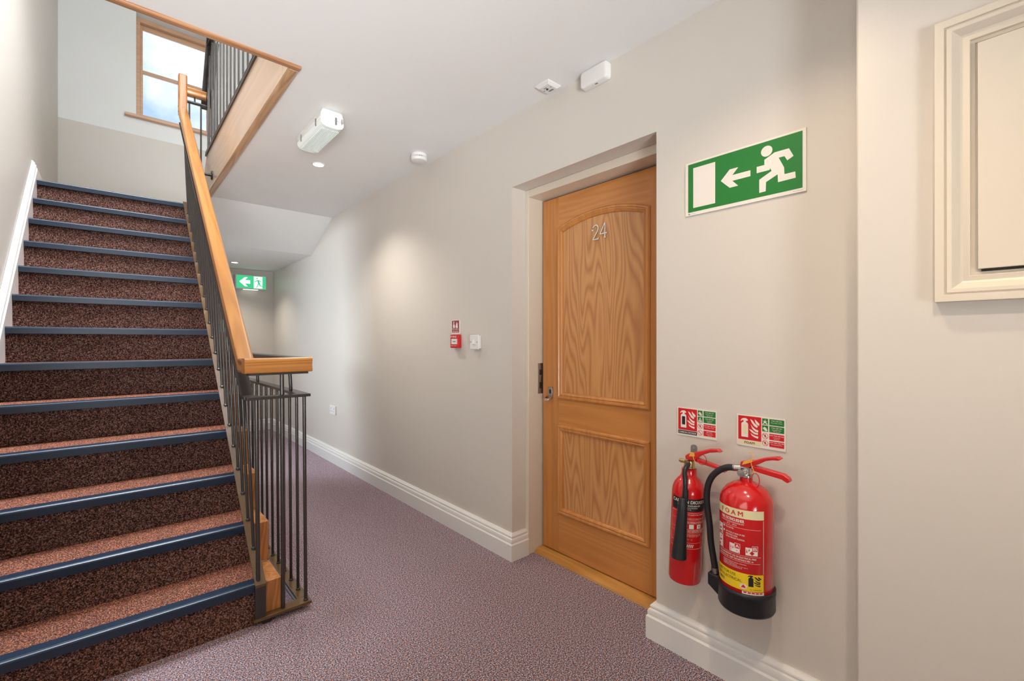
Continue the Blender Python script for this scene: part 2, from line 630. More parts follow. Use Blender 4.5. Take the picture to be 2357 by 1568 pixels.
wr_ = MB().prism([(0.30, 0), (0.985, 0), (0.985, 2.017), (1.858, 2.017), (1.858, 0), (7.0, 0), (7.0, ZR), (0.30, ZR)], 'x', XW, 1.95)
struct('wall_right', wr_, M_WALL, label='long cream wall with the oak door and fire signs')
wn_ = MB().box(1.48, 1.95, -2.6, 0.306, 0, ZC)
struct('wall_front', wn_, M_WALL, 0.006, label='cream wall stepping forward at the right edge, with the painted panel')
wl = MB().prism([(1.6, 0), (4.78, 0), (4.78, 2.05), (6.5, 2.05), (6.5, 0), (7.0, 0), (7.0, ZR), (1.6, ZR)], 'x', -0.65, XL)
struct('wall_left', wl, M_WALL, label='tall cream wall on the left of the stairs')
hl = MB().box(-2.2, -1.6, -2.6, 1.6, 0, ZR)
hl.box(-1.6, -0.65, 1.6, 1.75, 0, ZR)
struct('wall_hall', hl, M_WALL, label='cream wall of the hall to the left of the first step')
lb = MB().box(-2.2, -0.65, 4.6, 4.75, 0, 2.118)
lb.box(-2.2, -0.65, 6.6, 7.0, 0, 2.118)
lb.box(-2.2, -2.05, 4.75, 6.6, 0, 0.5).box(-2.2, -2.05, 4.75, 6.6, 1.95, 2.118)
lb.box(-2.2, -2.05, 4.75, 5.3, 0.5, 1.95).box(-2.2, -2.05, 6.5, 6.6, 0.5, 1.95)
lb.box(-2.2, -0.65, 4.6, 7.0, 2.118, 2.2)
struct('wall_lobby', lb, M_WALL, label='cream walls of the side passage below the landing')
we = MB().box(-0.65, 1.95, YE, 7.0, 0, 3.55)
struct('wall_end', we, M_WALL, label='cream end wall behind the landing and corridor')
wx0, wx1, wz0, wz1 = 0.203, 0.965, 3.775, 4.965
wu = MB().box(-0.65, wx0, YE + 0.012, 7.1, 3.55, ZR).box(wx1, 1.95, YE + 0.012, 7.1, 3.55, ZR)
wu.box(wx0, wx1, YE + 0.012, 7.1, 3.55, wz0).box(wx0, wx1, YE + 0.012, 7.1, wz1 + 0.04, ZR)
struct('wall_end_upper', wu, M_WHITE, label='pale grey upper part of the end wall around the sash window')
wbk = MB().box(-2.2, 1.95, -2.8, -2.6, 0, ZR)
struct('wall_back', wbk, M_WALL, label='cream wall behind the viewer')

SK = [(0, 0), (0.030, 0), (0.030, 0.086), (0.027, 0.089), (0.0245, 0.093), (0.0255, 0.105), (0.0225, 0.114), (0.0165, 0.1175), (0.0165, 0.121), (0.0185, 0.125), (0.017, 0.130), (0.012, 0.133), (0.008, 0.140), (0, 0.140)]
sk = MB().mitre(SK, [(XW, YE), (XW, 1.858), (1.728, 1.858)])
struct('baseboard_right', sk, M_TRIM, label='white moulded skirting along the corridor wall')
sk = MB().mitre(SK, [(1.72, 0.985), (XW, 0.985), (XW, 0.31)])
struct('baseboard_right', sk, M_TRIM, label='white moulded skirting below the fire extinguishers')
sk = MB().mitre(SK, [(0.6, YE), (XW, YE)])
struct('baseboard_end', sk, M_TRIM, label='white moulded skirting at the far end wall')
sk = MB().mitre(SK, [(1.48, 0.306), (1.48, -2.6)])
struct('baseboard_front', sk, M_TRIM, label='white moulded skirting under the painted panel')


def rake_z(y, c):
    return (R_ / G_) * (y - Y1) + R_ + c


# raking white string board on the left wall, following the steps
def strip(profile, y0, y1):
    """profile (d from wall, height above nosing line) carried up the slope"""
    return MB().loft([[(XL + d, y, rake_z(y, h)) for d, h in profile] for y in (y0, y1)])


prof = [(0.002, -0.50), (0.030, -0.50), (0.030, 0.038), (0.0265, 0.042), (0.024, 0.047), (0.0255, 0.060), (0.022, 0.072), (0.016, 0.076), (0.016, 0.080), (0.018, 0.085), (0.014, 0.092), (0.008, 0.102), (0.002, 0.102)]
st = strip(prof, 1.76, 4.69)
st.mitre([(d, h) for d, h in SK], [(XL, 4.69), (XL, YE)], ZL)
struct('baseboard_left', st, M_TRIM, label='white raking skirting board beside the steps')

# ceiling opening trim (oak architrave) and fascia of the upper floor edge
tr = thing('trim_1', (0.6, 2.15, ZC), None, None, None, 'structure')
tr['label'] = 'oak architrave and fascia edging the stairwell opening'
part('front_architrave', MB().prism([(2.134, ZC - 0.007), (2.140, ZC - 0.011), (2.166, ZC - 0.010), (2.170, ZC - 0.006), (2.170, ZC + 0.002), (2.134, ZC + 0.002)], 'x', XL, 0.630), M_ARCHX, tr, bev=0.003)
part('side_architrave', MB().prism([(0.588, ZC - 0.006), (0.600, ZC - 0.012), (0.622, ZC - 0.012), (0.630, ZC - 0.004), (0.630, ZC + 0.001), (0.588, ZC + 0.001)], 'y', 2.171, 4.56), M_ARCH, tr, bev=0.002)
fa = MB().prism([(2.155, ZC - 0.004), (2.26, ZC - 0.004), (2.26, 2.715), (2.155, 2.715)], 'x', 0.585, 0.599)
part('fascia_board', fa, M_FASCIA, tr)
fa = MB().prism([(2.264, ZC - 0.004), (4.48, ZC - 0.004), (4.58, ZC - 0.06), (4.62, ZC - 0.06), (4.62, 2.63), (4.50, 2.715), (2.264, 2.715)], 'x', 0.585, 0.599)
part('fascia_board', fa, M_FASCIA, tr)
part('fascia_capping', MB().box(0.576, 0.604, 2.155, 4.52, 2.716, 2.732), M_METAL, tr, label='dark steel strip along the top of the fascia')
part('bracket', MB().lathe([(0.0, 0.0), (0.010, 0.0), (0.010, 0.05), (0.0, 0.05)], (0.530, 4.215, 2.475), 10, 'x').lathe([(0.034, 0.0), (0.034, 0.006), (0.0, 0.006)], (0.578, 4.215, 2.475), 18, 'x'), M_BLACK, tr, label='black round bracket plate')

# ------------------------------------------------------------------ sash window above the landing
wi = thing('window_1', ((wx0 + wx1) / 2, 6.98, wz0), None, None, None, 'structure')
wi['label'] = 'pine sash window high above the landing showing cloudy blue sky'
yf = 6.95
part('window_frame', MB().box(wx0 + 0.002, wx0 + 0.042, yf, 7.07, wz0, wz1 + 0.04).box(wx1 - 0.036, wx1 - 0.002, yf, 7.07, wz0, wz1 + 0.04).box(wx0 + 0.042, wx1 - 0.036, yf, 7.07, wz1 - 0.005, wz1 + 0.04).box(wx0 + 0.042, wx1 - 0.036, yf, 7.07, wz0, wz0 + 0.05), M_WIN, wi)


def sash(name, z0, z1, y0, y1, bot, top):
    f = part(name, MB().box(wx0 + 0.043, wx0 + 0.068, y0, y1, z0, z1).box(wx1 - 0.062, wx1 - 0.037, y0, y1, z0, z1).box(wx0 + 0.068, wx1 - 0.062, y0, y1, z0, z0 + bot).box(wx0 + 0.068, wx1 - 0.062, y0, y1, z1 - top, z1), M_WIN, wi, bev=0.003)
    part('pane', MB().box(wx0 + 0.066, wx1 - 0.060, (y0 + y1) / 2 - 0.002, (y0 + y1) / 2 + 0.002, z0 + bot - 0.003, z1 - top + 0.003), M_GLASS, f)
    return f


sash('lower_sash', wz0 + 0.05, 4.405, yf + 0.012, yf + 0.045, 0.05, 0.035)
sash('upper_sash', 4.385, wz1 - 0.006, yf + 0.055, yf + 0.088, 0.035, 0.05)
part('window_sill', MB().box(wx0 - 0.10, wx1 + 0.08, 6.725, 6.95, wz0 - 0.032, wz0 - 0.001), M_WIN, wi, bev=0.006)

# lobby window that lights the side passage
w2 = thing('window_2', (-2.1, 5.9, 0.5), None, None, None, 'structure')
w2['label'] = 'white framed window of the side passage'
part('window_frame', MB().box(-2.15, -2.08, 5.30, 5.35, 0.5, 1.95).box(-2.15, -2.08, 6.45, 6.5, 0.5, 1.95).box(-2.15, -2.08, 5.35, 6.45, 0.5, 0.55).box(-2.15, -2.08, 5.35, 6.45, 1.90, 1.95).box(-2.15, -2.08, 5.87, 5.92, 0.55, 1.90), M_TRIM, w2)
part('pane', MB().box(-2.122, -2.118, 5.35, 6.45, 0.55, 1.90), M_GLASS, w2)

# ------------------------------------------------------------------ oak door in its recess
XD = 1.83
d1 = thing('door_1', (XD, 1.42, 0.03), None, None, None, 'structure')
d1['label'] = 'oak flat door with an arched panel and number 24'
frm = MB()
frm.prism([(1.728, 0.0), (1.728, 2.017), (1.88, 2.017), (1.88, 0.0)], 'y', 1.832, 1.858)
frm.box(1.728, 1.88, 0.985, 1.832, 1.976, 2.017)
frm.box(1.728, 1.88, 0.985, 1.010, 0, 1.976)
frm.box(1.868, 1.88, 1.815, 1.832, 0, 1.976)
part('door_frame', frm, M_FRAME, d1, label='cream painted door frame', bev=0.003)
part('threshold', MB().prism([(1.772, 0.0), (1.776, 0.010), (1.80, 0.024), (1.868, 0.026), (1.868, 0.0)], 'y', 1.011, 1.831), M_THRESH, d1, label='pale oak threshold')
part('door_seal', MB().box(1.846, 1.862, 1.822, 1.8315, 0.03, 1.975).box(1.846, 1.862, 1.012, 1.831, 1.9685, 1.9755), M_DARK, d1)
dz0, dz1, dy0, dy1 = 0.032, 1.967, 1.017, 1.820     # leaf
dt = XD + 0.038
yi0, yi1 = 1.140, 1.700                              # inner edges of the stiles
part('stile', MB().box(XD, dt, yi1, dy1, dz0, dz1), M_STILE, d1)
part('stile', MB().box(XD, dt, dy0, yi0, dz0, dz1), M_STILE, d1)
ARC = []
rise, half = 0.052, (yi1 - yi0) / 2
rad = (half * half + rise * rise) / (2 * rise)
yc, zc0 = (yi0 + yi1) / 2, 1.792
for i in range(25):
    y = yi1 - (yi1 - yi0) * i / 24
    ARC.append((y, zc0 - (rad - rise) + math.sqrt(rad * rad - (y - yc) ** 2)))
part('top_rail', MB().prism([(yi1, dz1), (yi0, dz1)] + ARC[::-1], 'x', XD, dt), M_RAILY, d1)
part('lock_rail', MB().box(XD, dt, yi0, yi1, 0.722, 0.872), M_RAILY, d1)
part('bottom_rail', MB().box(XD, dt, yi0, yi1, dz0, 0.247), M_RAILY, d1)
part('upper_panel', MB().prism([(yi1, 0.872), (yi0, 0.872)] + ARC[::-1], 'x', XD + 0.004, dt - 0.006), M_PANEL, d1)
part('lower_panel', MB().box(XD + 0.004, dt - 0.006, yi0, yi1, 0.247, 0.722), M_PANEL, d1)
MP = [(-0.004, 0.0), (-0.004, 0.006), (0.002, 0.012), (0.009, 0.012), (0.012, 0.008), (0.016, 0.008), (0.019, 0.011), (0.024, 0.009), (0.030, 0.003), (0.031, -0.004)]
mapd = lambda u, v, h: (XD - h, -u, v)
ol = [(-yi1, 0.872), (-yi0, 0.872)] + [(-y, z) for y, z in ARC[::-1]]
part('moulding', MB().frame_sweep(MP, ol, mapd), M_MOULD, d1, smooth=25)
part('moulding', MB().frame_sweep(MP, [(-yi1, 0.247), (-yi0, 0.247), (-yi0, 0.722), (-yi1, 0.722)], mapd), M_MOULD, d1, smooth=25)


def stroke(pts, w, x0, x1, Y0, Z0, k):
    """a numeral stroke: polyline with width, extruded off the door"""
    m = MB()
    P = [Vector(p) for p in pts]
    L, Rr = [], []
    for i, p in enumerate(P):
        d = (P[min(i + 1, len(P) - 1)] - P[max(i - 1, 0)]).normalized()
        n = Vector((-d.y, d.x))
        L.append(p + n * w / 2)
        Rr.append(p - n * w / 2)
    for i in range(len(P) - 1):
        q = [L[i], L[i + 1], Rr[i + 1], Rr[i]]
        m.prism([(Y0 - a.x * k, Z0 + a.y * k) for a in q], 'x', x0, x1)
    return m


two = [(0.02, 0.74), (0.06, 0.86), (0.16, 0.96), (0.29, 0.99), (0.41, 0.94), (0.48, 0.82), (0.47, 0.68), (0.40, 0.54), (0.28, 0.38), (0.15, 0.20), (0.06, 0.07)]
xs0, xs1 = XD - 0.003, XD + 0.006
n2 = stroke(two, 0.08, xs0, xs1, 1.466, 1.690, 0.076)
n2.add(*(lambda q: (q.v, q.f))(stroke([(0.03, 0.045), (0.53, 0.045)], 0.08, xs0 - 0.0005, xs1, 1.466, 1.690, 0.076)))
n2.add(*(lambda q: (q.v, q.f))(stroke([(0.49, 0.04), (0.51, 0.17)], 0.07, xs0 - 0.001, xs1, 1.466, 1.690, 0.076)))
n2.lathe([(0.0075, 0), (0.0075, 0.006), (0, 0.006)], (xs0, 1.4635, 1.744), 12, 'x')
part('numeral', n2, M_CHROME, d1, label='chrome figure 2')
n4 = MB()
for pts in ([(0.40, 1.0), (0.40, 0.02)], [(0.38, 0.98), (0.02, 0.34)], [(0.0, 0.31), (0.58, 0.31)], [(0.32, 0.04), (0.48, 0.04)]):
    q = stroke(pts, 0.075, xs0 - 0.0004 * len(n4.f) / 6, xs1, 1.418, 1.692, 0.076)
    n4.add(q.v, q.f)
part('numeral', n4, M_CHROME, d1, label='chrome figure 4')
lk = MB().box(XD - 0.010, XD + 0.002, 1.742, 1.772, 0.866, 0.928)
hd = part('door_handle', lk, M_STEEL, d1, label='small chrome thumb lever and lock', bev=0.003)
part('lever', MB().prism([(XD - 0.010, 0.880), (XD - 0.036, 0.866), (XD - 0.036, 0.852), (XD - 0.010, 0.862)], 'y', 1.744, 1.776), M_CHROME, hd, bev=0.002)
part('keyhole', MB().box(XD - 0.013, XD - 0.009, 1.748, 1.760, 0.892, 0.914), M_BLACK, hd)
part('strike_plate', MB().box(1.800, 1.846, 1.8300, 1.8325, 0.885, 1.057), M_STEEL, d1, label='steel strike plate on the jamb', bev=0.001)
part('latch_slot', MB().box(1.812, 1.834, 1.8292, 1.8303, 0.990, 1.020).box(1.812, 1.834, 1.8292, 1.8303, 0.915, 0.950), M_DARK, d1)

# white door at the far end of the corridor
d2 = thing('door_2', (0.75, YE, 0.0), None, None, None, 'structure')
d2['label'] = 'white door in the end wall, glimpsed between the balusters'
part('door_frame', MB().box(0.36, 0.40, YE - 0.018, YE, 0, 2.06).box(1.12, 1.16, YE - 0.018, YE, 0, 2.06).box(0.40, 1.12, YE - 0.018, YE, 2.02, 2.06), M_TRIM, d2)
part('door_leaf', MB().box(0.404, 1.116, YE - 0.010, YE, 0.008, 2.016), M_TRIM, d2)
part('door_handle', MB().box(1.03, 1.07, YE - 0.016, YE - 0.010, 0.90, 1.06).tube([(1.05, YE - 0.012, 1.0), (1.05, YE - 0.05, 1.0), (0.95, YE - 0.05, 1.0)], 0.009), M_CHROME, d2)

# ------------------------------------------------------------------ staircase
NS = 13
stc = thing('staircase', (0.02, Y1, 0), 'carpeted staircase with navy nosings rising to the landing', 'staircase')
XA, XB = XL + 0.030, 0.482
ny = lambda i: Y1 + G_ * i
nz = lambda i: R_ * (i + 1)
XS = 0.042          # seam in the stair carpet
r0 = [part('riser', MB().box(a, b, ny(0) + 0.020, ny(0) + 0.035, 0.0, R_ - 0.012), M_STAIRC, stc) for a, b in ((XA, XS - 0.0004), (XS + 0.0004, XB))]
t0 = [part('tread', MB().box(a, b, ny(0) + 0.052, ny(0) + G_ + 0.034, R_ - 0.025, R_ - 0.003), M_STAIRC, stc) for a, b in ((XA, XS - 0.0004), (XS + 0.0004, XB))]
npf = [(0.001, -0.036), (-0.002, -0.007), (0.0, -0.002), (0.004, 0.0005), (0.009, 0.0005), (0.011, -0.0015), (0.013, 0.0), (0.054, 0.001), (0.054, -0.008), (0.020, -0.010), (0.018, -0.036)]
n0 = part('nosing', MB().prism([(ny(0) + a, nz(0) + b) for a, b in npf], 'x', XA, XB + 0.001), M_NOSE, stc, bev=0.0012, smooth=0)
c0 = part('tread_cap', MB().box(0.484, 0.546, ny(0) + 0.022, ny(0) + G_ + 0.021, 0.004, R_ - 0.014), M_CAP, stc, label='stepped oak end block', bev=0.002)
for i in range(1, NS):
    d = (0, G_ * i, R_ * i)
    for q in r0:
        inst(q, stc, d)
    if i < NS - 1:
        for q in t0:
            inst(q, stc, d)
    inst(n0, stc, d)
    if i == 1:
        c1 = part('tread_cap', MB().box(0.484, 0.546, ny(0) + 0.022, ny(0) + G_ + 0.021, -0.0135, R_ - 0.014), M_CAP, stc, bev=0.002)
        c1.location = d
    elif i < NS - 1:
        inst(c1, stc, Vector(d) - c1.location)
sd = MB().prism([(ny(0) + 0.05, 0.0)] + [(ny(11) + 0.05, 0.0), (ny(12) + 0.05, 1.9), (ny(12) + 0.05, nz(12) - 0.2)] + [(ny(0) + 0.05, 0.01)], 'x', 0.486, 0.540)
part('side_string', sd, M_WALL, stc)
un = MB().prism([(ny(0) + 0.04, 0.0), (ny(12) + 0.03, R_ * 12 - 0.03), (ny(12) + 0.03, R_ * 12 - 0.2), (ny(0) + 0.3, 0.0)], 'x', XA, XB)
part('carriage', un, M_DARK, stc)

# ------------------------------------------------------------------ balustrade: raking flight plus level guard
bal = thing('stair_balustrade', (0.55, 2.12, 0.0), 'brown steel balustrade with varnished wooden handrail beside the stairs', 'balustrade')
SL = R_ / G_


def rake_bar(x0, x1, y0, y1, zc, th):
    """flat bar lying on the slope; zc is its top height at y=0"""
    f = lambda y: SL * y + zc
    return MB().loft([[(x0, y, f(y)), (x1, y, f(y)), (x1, y, f(y) - th), (x0, y, f(y) - th)] for y in (y0, y1)])


ZP = -1.603         # lower plate line
ZB = -0.922         # upper bar line
ZH = -0.783         # handrail top line
part('lower_plate', rake_bar(0.440, 0.480, 2.098, 4.66, ZP, 0.010), M_PLATE, bal, label='brown raking flat bar along the tread ends')
part('plate_foot', MB().box(0.440, 0.480, 2.098, 2.106, 0.036, SL * 2.10 + ZP - 0.012), M_METAL, bal)
part('upper_bar', rake_bar(0.408, 0.456, 2.205, 4.60, ZB, 0.012), M_METAL, bal)
part('upper_bar', MB().box(0.410, 0.657, 2.095, 2.145, 0.938, 0.950), M_METAL, bal, bev=0.001)
part('upper_bar', MB().box(0.408, 0.456, 2.146, 2.21, 0.938, 0.950), M_METAL, bal)
part('upper_bar', MB().box(0.612, 0.657, 2.146, 4.70, 0.938, 0.950), M_METAL, bal)
part('bottom_bar', MB().box(0.434, 0.662, 2.095, 2.150, 0.024, 0.036), M_PLATE, bal, bev=0.001)
part('bottom_bar', MB().box(0.620, 0.662, 2.151, 4.70, 0.024, 0.036), M_PLATE, bal)
part('base_upstand', MB().box(0.618, 0.626, 2.16, 4.70, -0.05, 0.0235).box(0.55, 0.618, 2.150, 2.158, -0.05, 0.0235).box(0.47, 0.50, 2.11, 2.14, -0.002, 0.0235), M_METAL, bal)


def bar(a, b, r=0.0062, n=12):
    return MB().tube([a, b], r, n)


def weld(p, r=0.010):
    return MB().lathe([(r, -0.004), (r, 0.003), (r * 0.6, 0.007)], p, 8)


# balusters of the rake lean a little inward at the top
k = 0
y = 2.225
while y < 4.60:
    zb, zt = SL * y + ZP, SL * y + ZB - 0.012
    m = bar((0.460, y, zb - 0.002), (0.433, y, zt + 0.001))
    w_ = weld((0.460, y, zb + 0.001))
    m.add(w_.v, w_.f)
    part('baluster', m, M_METAL, bal)
    y += 0.1085
for i in range(5):
    y = 2.42 + 0.46 * i
    if y > 4.4:
        break
    part('handrail_bracket', bar((0.431, y, SL * y + ZB - 0.002), (0.431, y, SL * y + ZH - 0.062), 0.008), M_METAL, bal)
part('corner_post', bar((0.456, 2.118, 0.03), (0.448, 2.118, 0.939), 0.0085), M_METAL, bal)
part('main_post', bar((0.551, 2.120, 0.03), (0.546, 2.120, 1.048), 0.0085), M_METAL, bal)
yg = [2.118 + 0.1105 * i for i in range(24)]
for i, y in enumerate(yg):
    m = bar((0.643, y, 0.032), (0.636, y, 0.939), 0.0068 if i else 0.0075)
    w_ = weld((0.643, y, 0.038))
    m.add(w_.v, w_.f)
    part('baluster', m, M_METAL, bal)
for y in (2.30, 2.95, 3.6, 4.25):
    part('handrail_bracket', bar((0.632, y, 0.945), (0.626, y, 1.05), 0.008), M_METAL, bal)
part('handrail_core', MB().box(0.415, 0.648, 2.100, 2.140, 1.039, 1.047), M_METAL, bal)
part('handrail_core', MB().box(0.606, 0.648, 2.141, 4.70, 1.039, 1.047), M_METAL, bal)

HP = [(-0.026, -0.062), (0.026, -0.062), (0.0305, -0.058), (0.031, -0.050), (0.027, -0.040), (0.0255, -0.032), (0.027, -0.024), (0.0305, -0.016), (0.0315, -0.008), (0.028, -0.002), (0.020, 0.0), (-0.020, 0.0), (-0.028, -0.002), (-0.0315, -0.008), (-0.0305, -0.016), (-0.027, -0.024), (-0.0255, -0.032), (-0.027, -0.040), (-0.031, -0.050), (-0.0305, -0.058)]
ZT = 1.110
xr = 0.431
yk = (ZT - ZH) / SL            # where the rake meets the level
rk = MB().loft([[(xr + d, y, z + h) for d, h in HP] for y, z in ((2.156, ZT), (yk, ZT), (4.60, SL * 4.60 + ZH))])
part('handrail', rk, M_RAIL, bal, label='honey varnished raking handrail', smooth=50)
part('handrail_return', MB().mitre(HP, [(0.4005, 2.1225), (0.6635, 2.1225)], ZT), M_RAILX, bal, label='short wooden handrail end piece', smooth=50)
part('guard_handrail', MB().mitre(HP, [(0.6315, 4.72), (0.6315, 2.155)], ZT), M_METAL, bal, label='dark glossy level guard rail', smooth=50)
# goose-neck at the landing and the short level piece across the well
part('gooseneck', MB().box(0.402, 0.461, 4.56, 4.615, SL * 4.58 + ZH - 0.07, 3.365), M_CAP, bal, bev=0.010)
part('landing_handrail', MB().mitre([(d, h) for d, h in HP], [(0.455, 4.60), (0.62, 4.60)], 3.278), M_RAILX, bal, smooth=50)
part('landing_bar', MB().box(0.44, 0.62, 4.58, 4.62, 3.160, 3.170), M_METAL, bal)
for x in (0.478, 0.558):
    part('baluster', bar((x, 4.60, ZL), (x, 4.60, 3.165)), M_METAL, bal)
part('handrail_bracket', bar((0.515, 4.60, 3.165), (0.515, 4.60, 3.22), 0.006), M_METAL, bal)

# upper-floor balustrade standing on the fascia
ub = thing('upper_balustrade', (0.59, 3.3, 2.732), 'dark steel balusters of the upper floor seen through the stairwell opening', 'balustrade')
part('bottom_bar', MB().box(0.575, 0.610, 2.2, 4.50, 2.733, 2.743), M_METAL, ub)
part('top_bar', MB().box(0.572, 0.612, 2.2, 4.44, 3.56, 3.57), M_METAL, ub)
part('handrail', MB().mitre(HP, [(0.592, 4.30), (0.592, 2.2)], 3.73), M_RAILY2, ub, smooth=50)
b0 = part('baluster', bar((0.592, 2.24, 2.74), (0.592, 2.24, 3.562), 0.006), M_METAL, ub)
for i in range(1, 18):
    inst(b0, ub, (0, 0.128 * i, 0))
for x in (0.60, 0.625, 0.65):
    part('post', MB().box(x - 0.007, x + 0.007, 4.50, 4.54, 2.50, 3.45 + (0.65 - x)), M_METAL, ub)
part('raking_bar', MB().loft([[(0.59, y, z), (0.64, y, z), (0.64, y, z - 0.012), (0.59, y, z - 0.012)] for y, z in ((4.60, 3.17), (4.28, 3.56))]), M_METAL, ub)
part('raking_bar', MB().loft([[(0.565, y, z), (0.625, y, z), (0.625, y, z - 0.06), (0.565, y, z - 0.06)] for y, z in ((4.66, 3.22), (4.30, 3.72))]), M_METAL, ub)

# ------------------------------------------------------------------ ceiling fittings
for i, (x, y, z, pw, tone) in enumerate(DOWNLIGHTS):
    lab = ['recessed round downlight glowing in the ceiling beyond the bulkhead light', 'recessed round downlight in the low ceiling near the lit exit sign', 'recessed round downlight in the ceiling over the fire extinguishers', 'added unseen downlight in the ceiling over the near end of the corridor'][i]
    t = thing('downlight', (x, y, z - 0.004), lab, 'ceiling light', 'recessed ceiling downlights')
    part('bezel', MB().lathe([(0.042, -0.001), (0.041, -0.005), (0.034, -0.006), (0.030, 0.0)], (x, y, z), 28), M_PLASTIC, t)
    part('lamp', MB().lathe([(0.030, -0.0065), (0.020, -0.0085), (0.0, -0.009)], (x, y, z), 24), M_LAMP, t)
    l = bpy.data.lights.new('downlight_lamp', 'SPOT')
    l.energy = pw
    l.color = tone
    l.spot_size = math.radians(125)
    l.spot_blend = 0.9
    l.shadow_soft_size = 0.028
    lo = bpy.data.objects.new('downlight_lamp', l)
    C.objects.link(lo)
    lo.parent = t
    lo.location = (0, 0, -0.03)

bx, by = 0.872, 2.63
bk = thing('bulkhead_light', (bx, by, 2.31), 'white rectangular emergency bulkhead light with ribbed lens on the ceiling', 'ceiling light')
body = part('housing', MB().prism([(-0.052, ZC - 0.001), (-0.060, ZC - 0.03), (-0.060, 2.346), (0.060, 2.346), (0.060, ZC - 0.03), (0.052, ZC - 0.001)], 'y', by - 0.205, by + 0.205).shift((0, 0, 0)).xform(lambda x, y, z: (x + bx, y, z)), M_PLASTIC, bk, bev=0.010)
rd = []
for yy, s_ in ((by - 0.203, 1.0), (by - 0.196, 1.0), (by + 0.196, 1.0), (by + 0.203, 1.0)):
    rd.append([(bx + px_, yy, pz_) for px_, pz_ in [(-0.061, 2.345), (-0.059, 2.325), (-0.050, 2.312), (-0.030, 2.306), (0.0, 2.304), (0.030, 2.306), (0.050, 2.312), (0.059, 2.325), (0.061, 2.345)]])
lens = MB().loft(rd)
dif = part('diffuser', lens, M_DIFF, bk, label='clear ribbed lens', smooth=50, bev=0.004)
rb = MB()
for q in range(12):
    xx = -0.044 + 0.008 * q
    rb.box(bx + xx - 0.0014, bx + xx + 0.0014, by - 0.17, by + 0.17, 2.3025, 2.3075)
part('rib', rb, M_DIFF, dif)
cl0 = part('clip', MB().box(bx - 0.064, bx - 0.060, by - 0.13, by - 0.122, 2.325, 2.362), M_GREYP, bk)
for q in ((0.124, 0, 0), (0, 0.25, 0), (0.124, 0.25, 0)):
    inst(cl0, bk, q)
part('clip', MB().box(bx + 0.012, bx + 0.020, by - 0.209, by - 0.205, 2.325, 2.362).box(bx + 0.045, bx + 0.048, by - 0.209, by - 0.205, 2.335, 2.362), M_GREYP, bk)

sx, sy = 1.503, 2.635
sm = thing('smoke_detector', (sx, sy, 2.355), 'round white smoke detector on the ceiling close to the wall', 'smoke detector')
part('base', MB().lathe([(0.050, 0.0), (0.052, -0.010), (0.051, -0.017), (0.046, -0.018)], (sx, sy, ZC - 0.001), 36), M_PLASTIC, sm)
part('vent_ring', MB().lathe([(0.043, -0.017), (0.043, -0.026)], (sx, sy, ZC - 0.001), 36), M_GREYP, sm)
fin = MB()
for q in range(30):
    a = 2 * PI * q / 30
    c_, s_ = math.cos(a), math.sin(a)
    fin.add([(sx + c_ * r_ - s_ * w_, sy + s_ * r_ + c_ * w_, z_) for r_ in (0.042, 0.051) for w_ in (-0.0022, 0.0022) for z_ in (ZC - 0.029, ZC - 0.016)], [(0, 1, 3, 2), (4, 6, 7, 5), (0, 4, 5, 1), (2, 3, 7, 6), (0, 2, 6, 4), (1, 5, 7, 3)])
part('vent_fin', fin, M_PLASTIC, sm)
part('cap', MB().lathe([(0.047, -0.025), (0.0515, -0.028), (0.052, -0.036), (0.048, -0.043), (0.040, -0.045), (0.0, -0.046)], (sx, sy, ZC - 0.001), 36), M_PLASTIC, sm)

px_, py_ = 1.561, 1.520
ps = thing('motion_sensor', (px_, py_, 2.38), 'small square white sensor plate with slots on the ceiling', 'sensor')
def sq(h, z):
    return [(px_ - h, py_ - h, z), (px_ + h, py_ - h, z), (px_ + h, py_ + h, z), (px_ - h, py_ + h, z)]
part('plate', MB().loft([sq(0.043, ZC - 0.001), sq(0.043, ZC - 0.006), sq(0.030, ZC - 0.016)]), M_PLASTIC, ps, smooth=0)
part('lens', MB().lathe([(0.006, 0), (0.004, -0.004), (0, -0.005)], (px_ - 0.002, py_ + 0.002, ZC - 0.016), 12), M_BLACK, ps)
sl = MB()
for dx, dy, w_, h_ in ((0.016, -0.002, 0.0022, 0.014), (0.021, -0.004, 0.0022, 0.014), (-0.014, 0.004, 0.002, 0.009)):
    sl.box(px_ + dx - w_, px_ + dx + w_, py_ + dy - h_, py_ + dy + h_, ZC - 0.0168, ZC - 0.0155)
for dx, dy in ((0.0, 0.024), (-0.004, -0.023)):
    sl.lathe([(0.0035, 0), (0.0035, -0.0008)], (px_ + dx, py_ + dy, ZC - 0.016), 8)
part('slot', sl, M_GREYP, ps)

jb = thing('junction_box', (1.61, 1.28, 2.33), 'plain white plastic box high on the wall against the ceiling', 'junction box')
bxm = MB()
def rr(y0, y1, z0, z1, r, x):
    pts = []
    for cy_, cz_, a0 in ((y1 - r, z1 - r, 0), (y0 + r, z1 - r, 90), (y0 + r, z0 + r, 180), (y1 - r, z0 + r, 270)):
        for q in range(5):
            a = math.radians(a0 + 22.5 * q)
            pts.append((x, cy_ + r * math.cos(a), cz_ + r * math.sin(a)))
    return pts
bxm.loft([rr(1.205, 1.352, 2.322, 2.397, 0.014, 1.629), rr(1.205, 1.352, 2.322, 2.397, 0.014, 1.602), rr(1.208, 1.349, 2.325, 2.394, 0.013, 1.597), rr(1.214, 1.343, 2.331, 2.388, 0.010, 1.595)])
part('cover', bxm, M_PLASTIC, jb, smooth=45)
part('release_notch', MB().box(1.606, 1.614, 1.262, 1.276, 2.3212, 2.3225), M_GREYP, jb)

# ------------------------------------------------------------------ wall fittings
wp = lambda u, v, d=0.0: (XW - d, u, v)


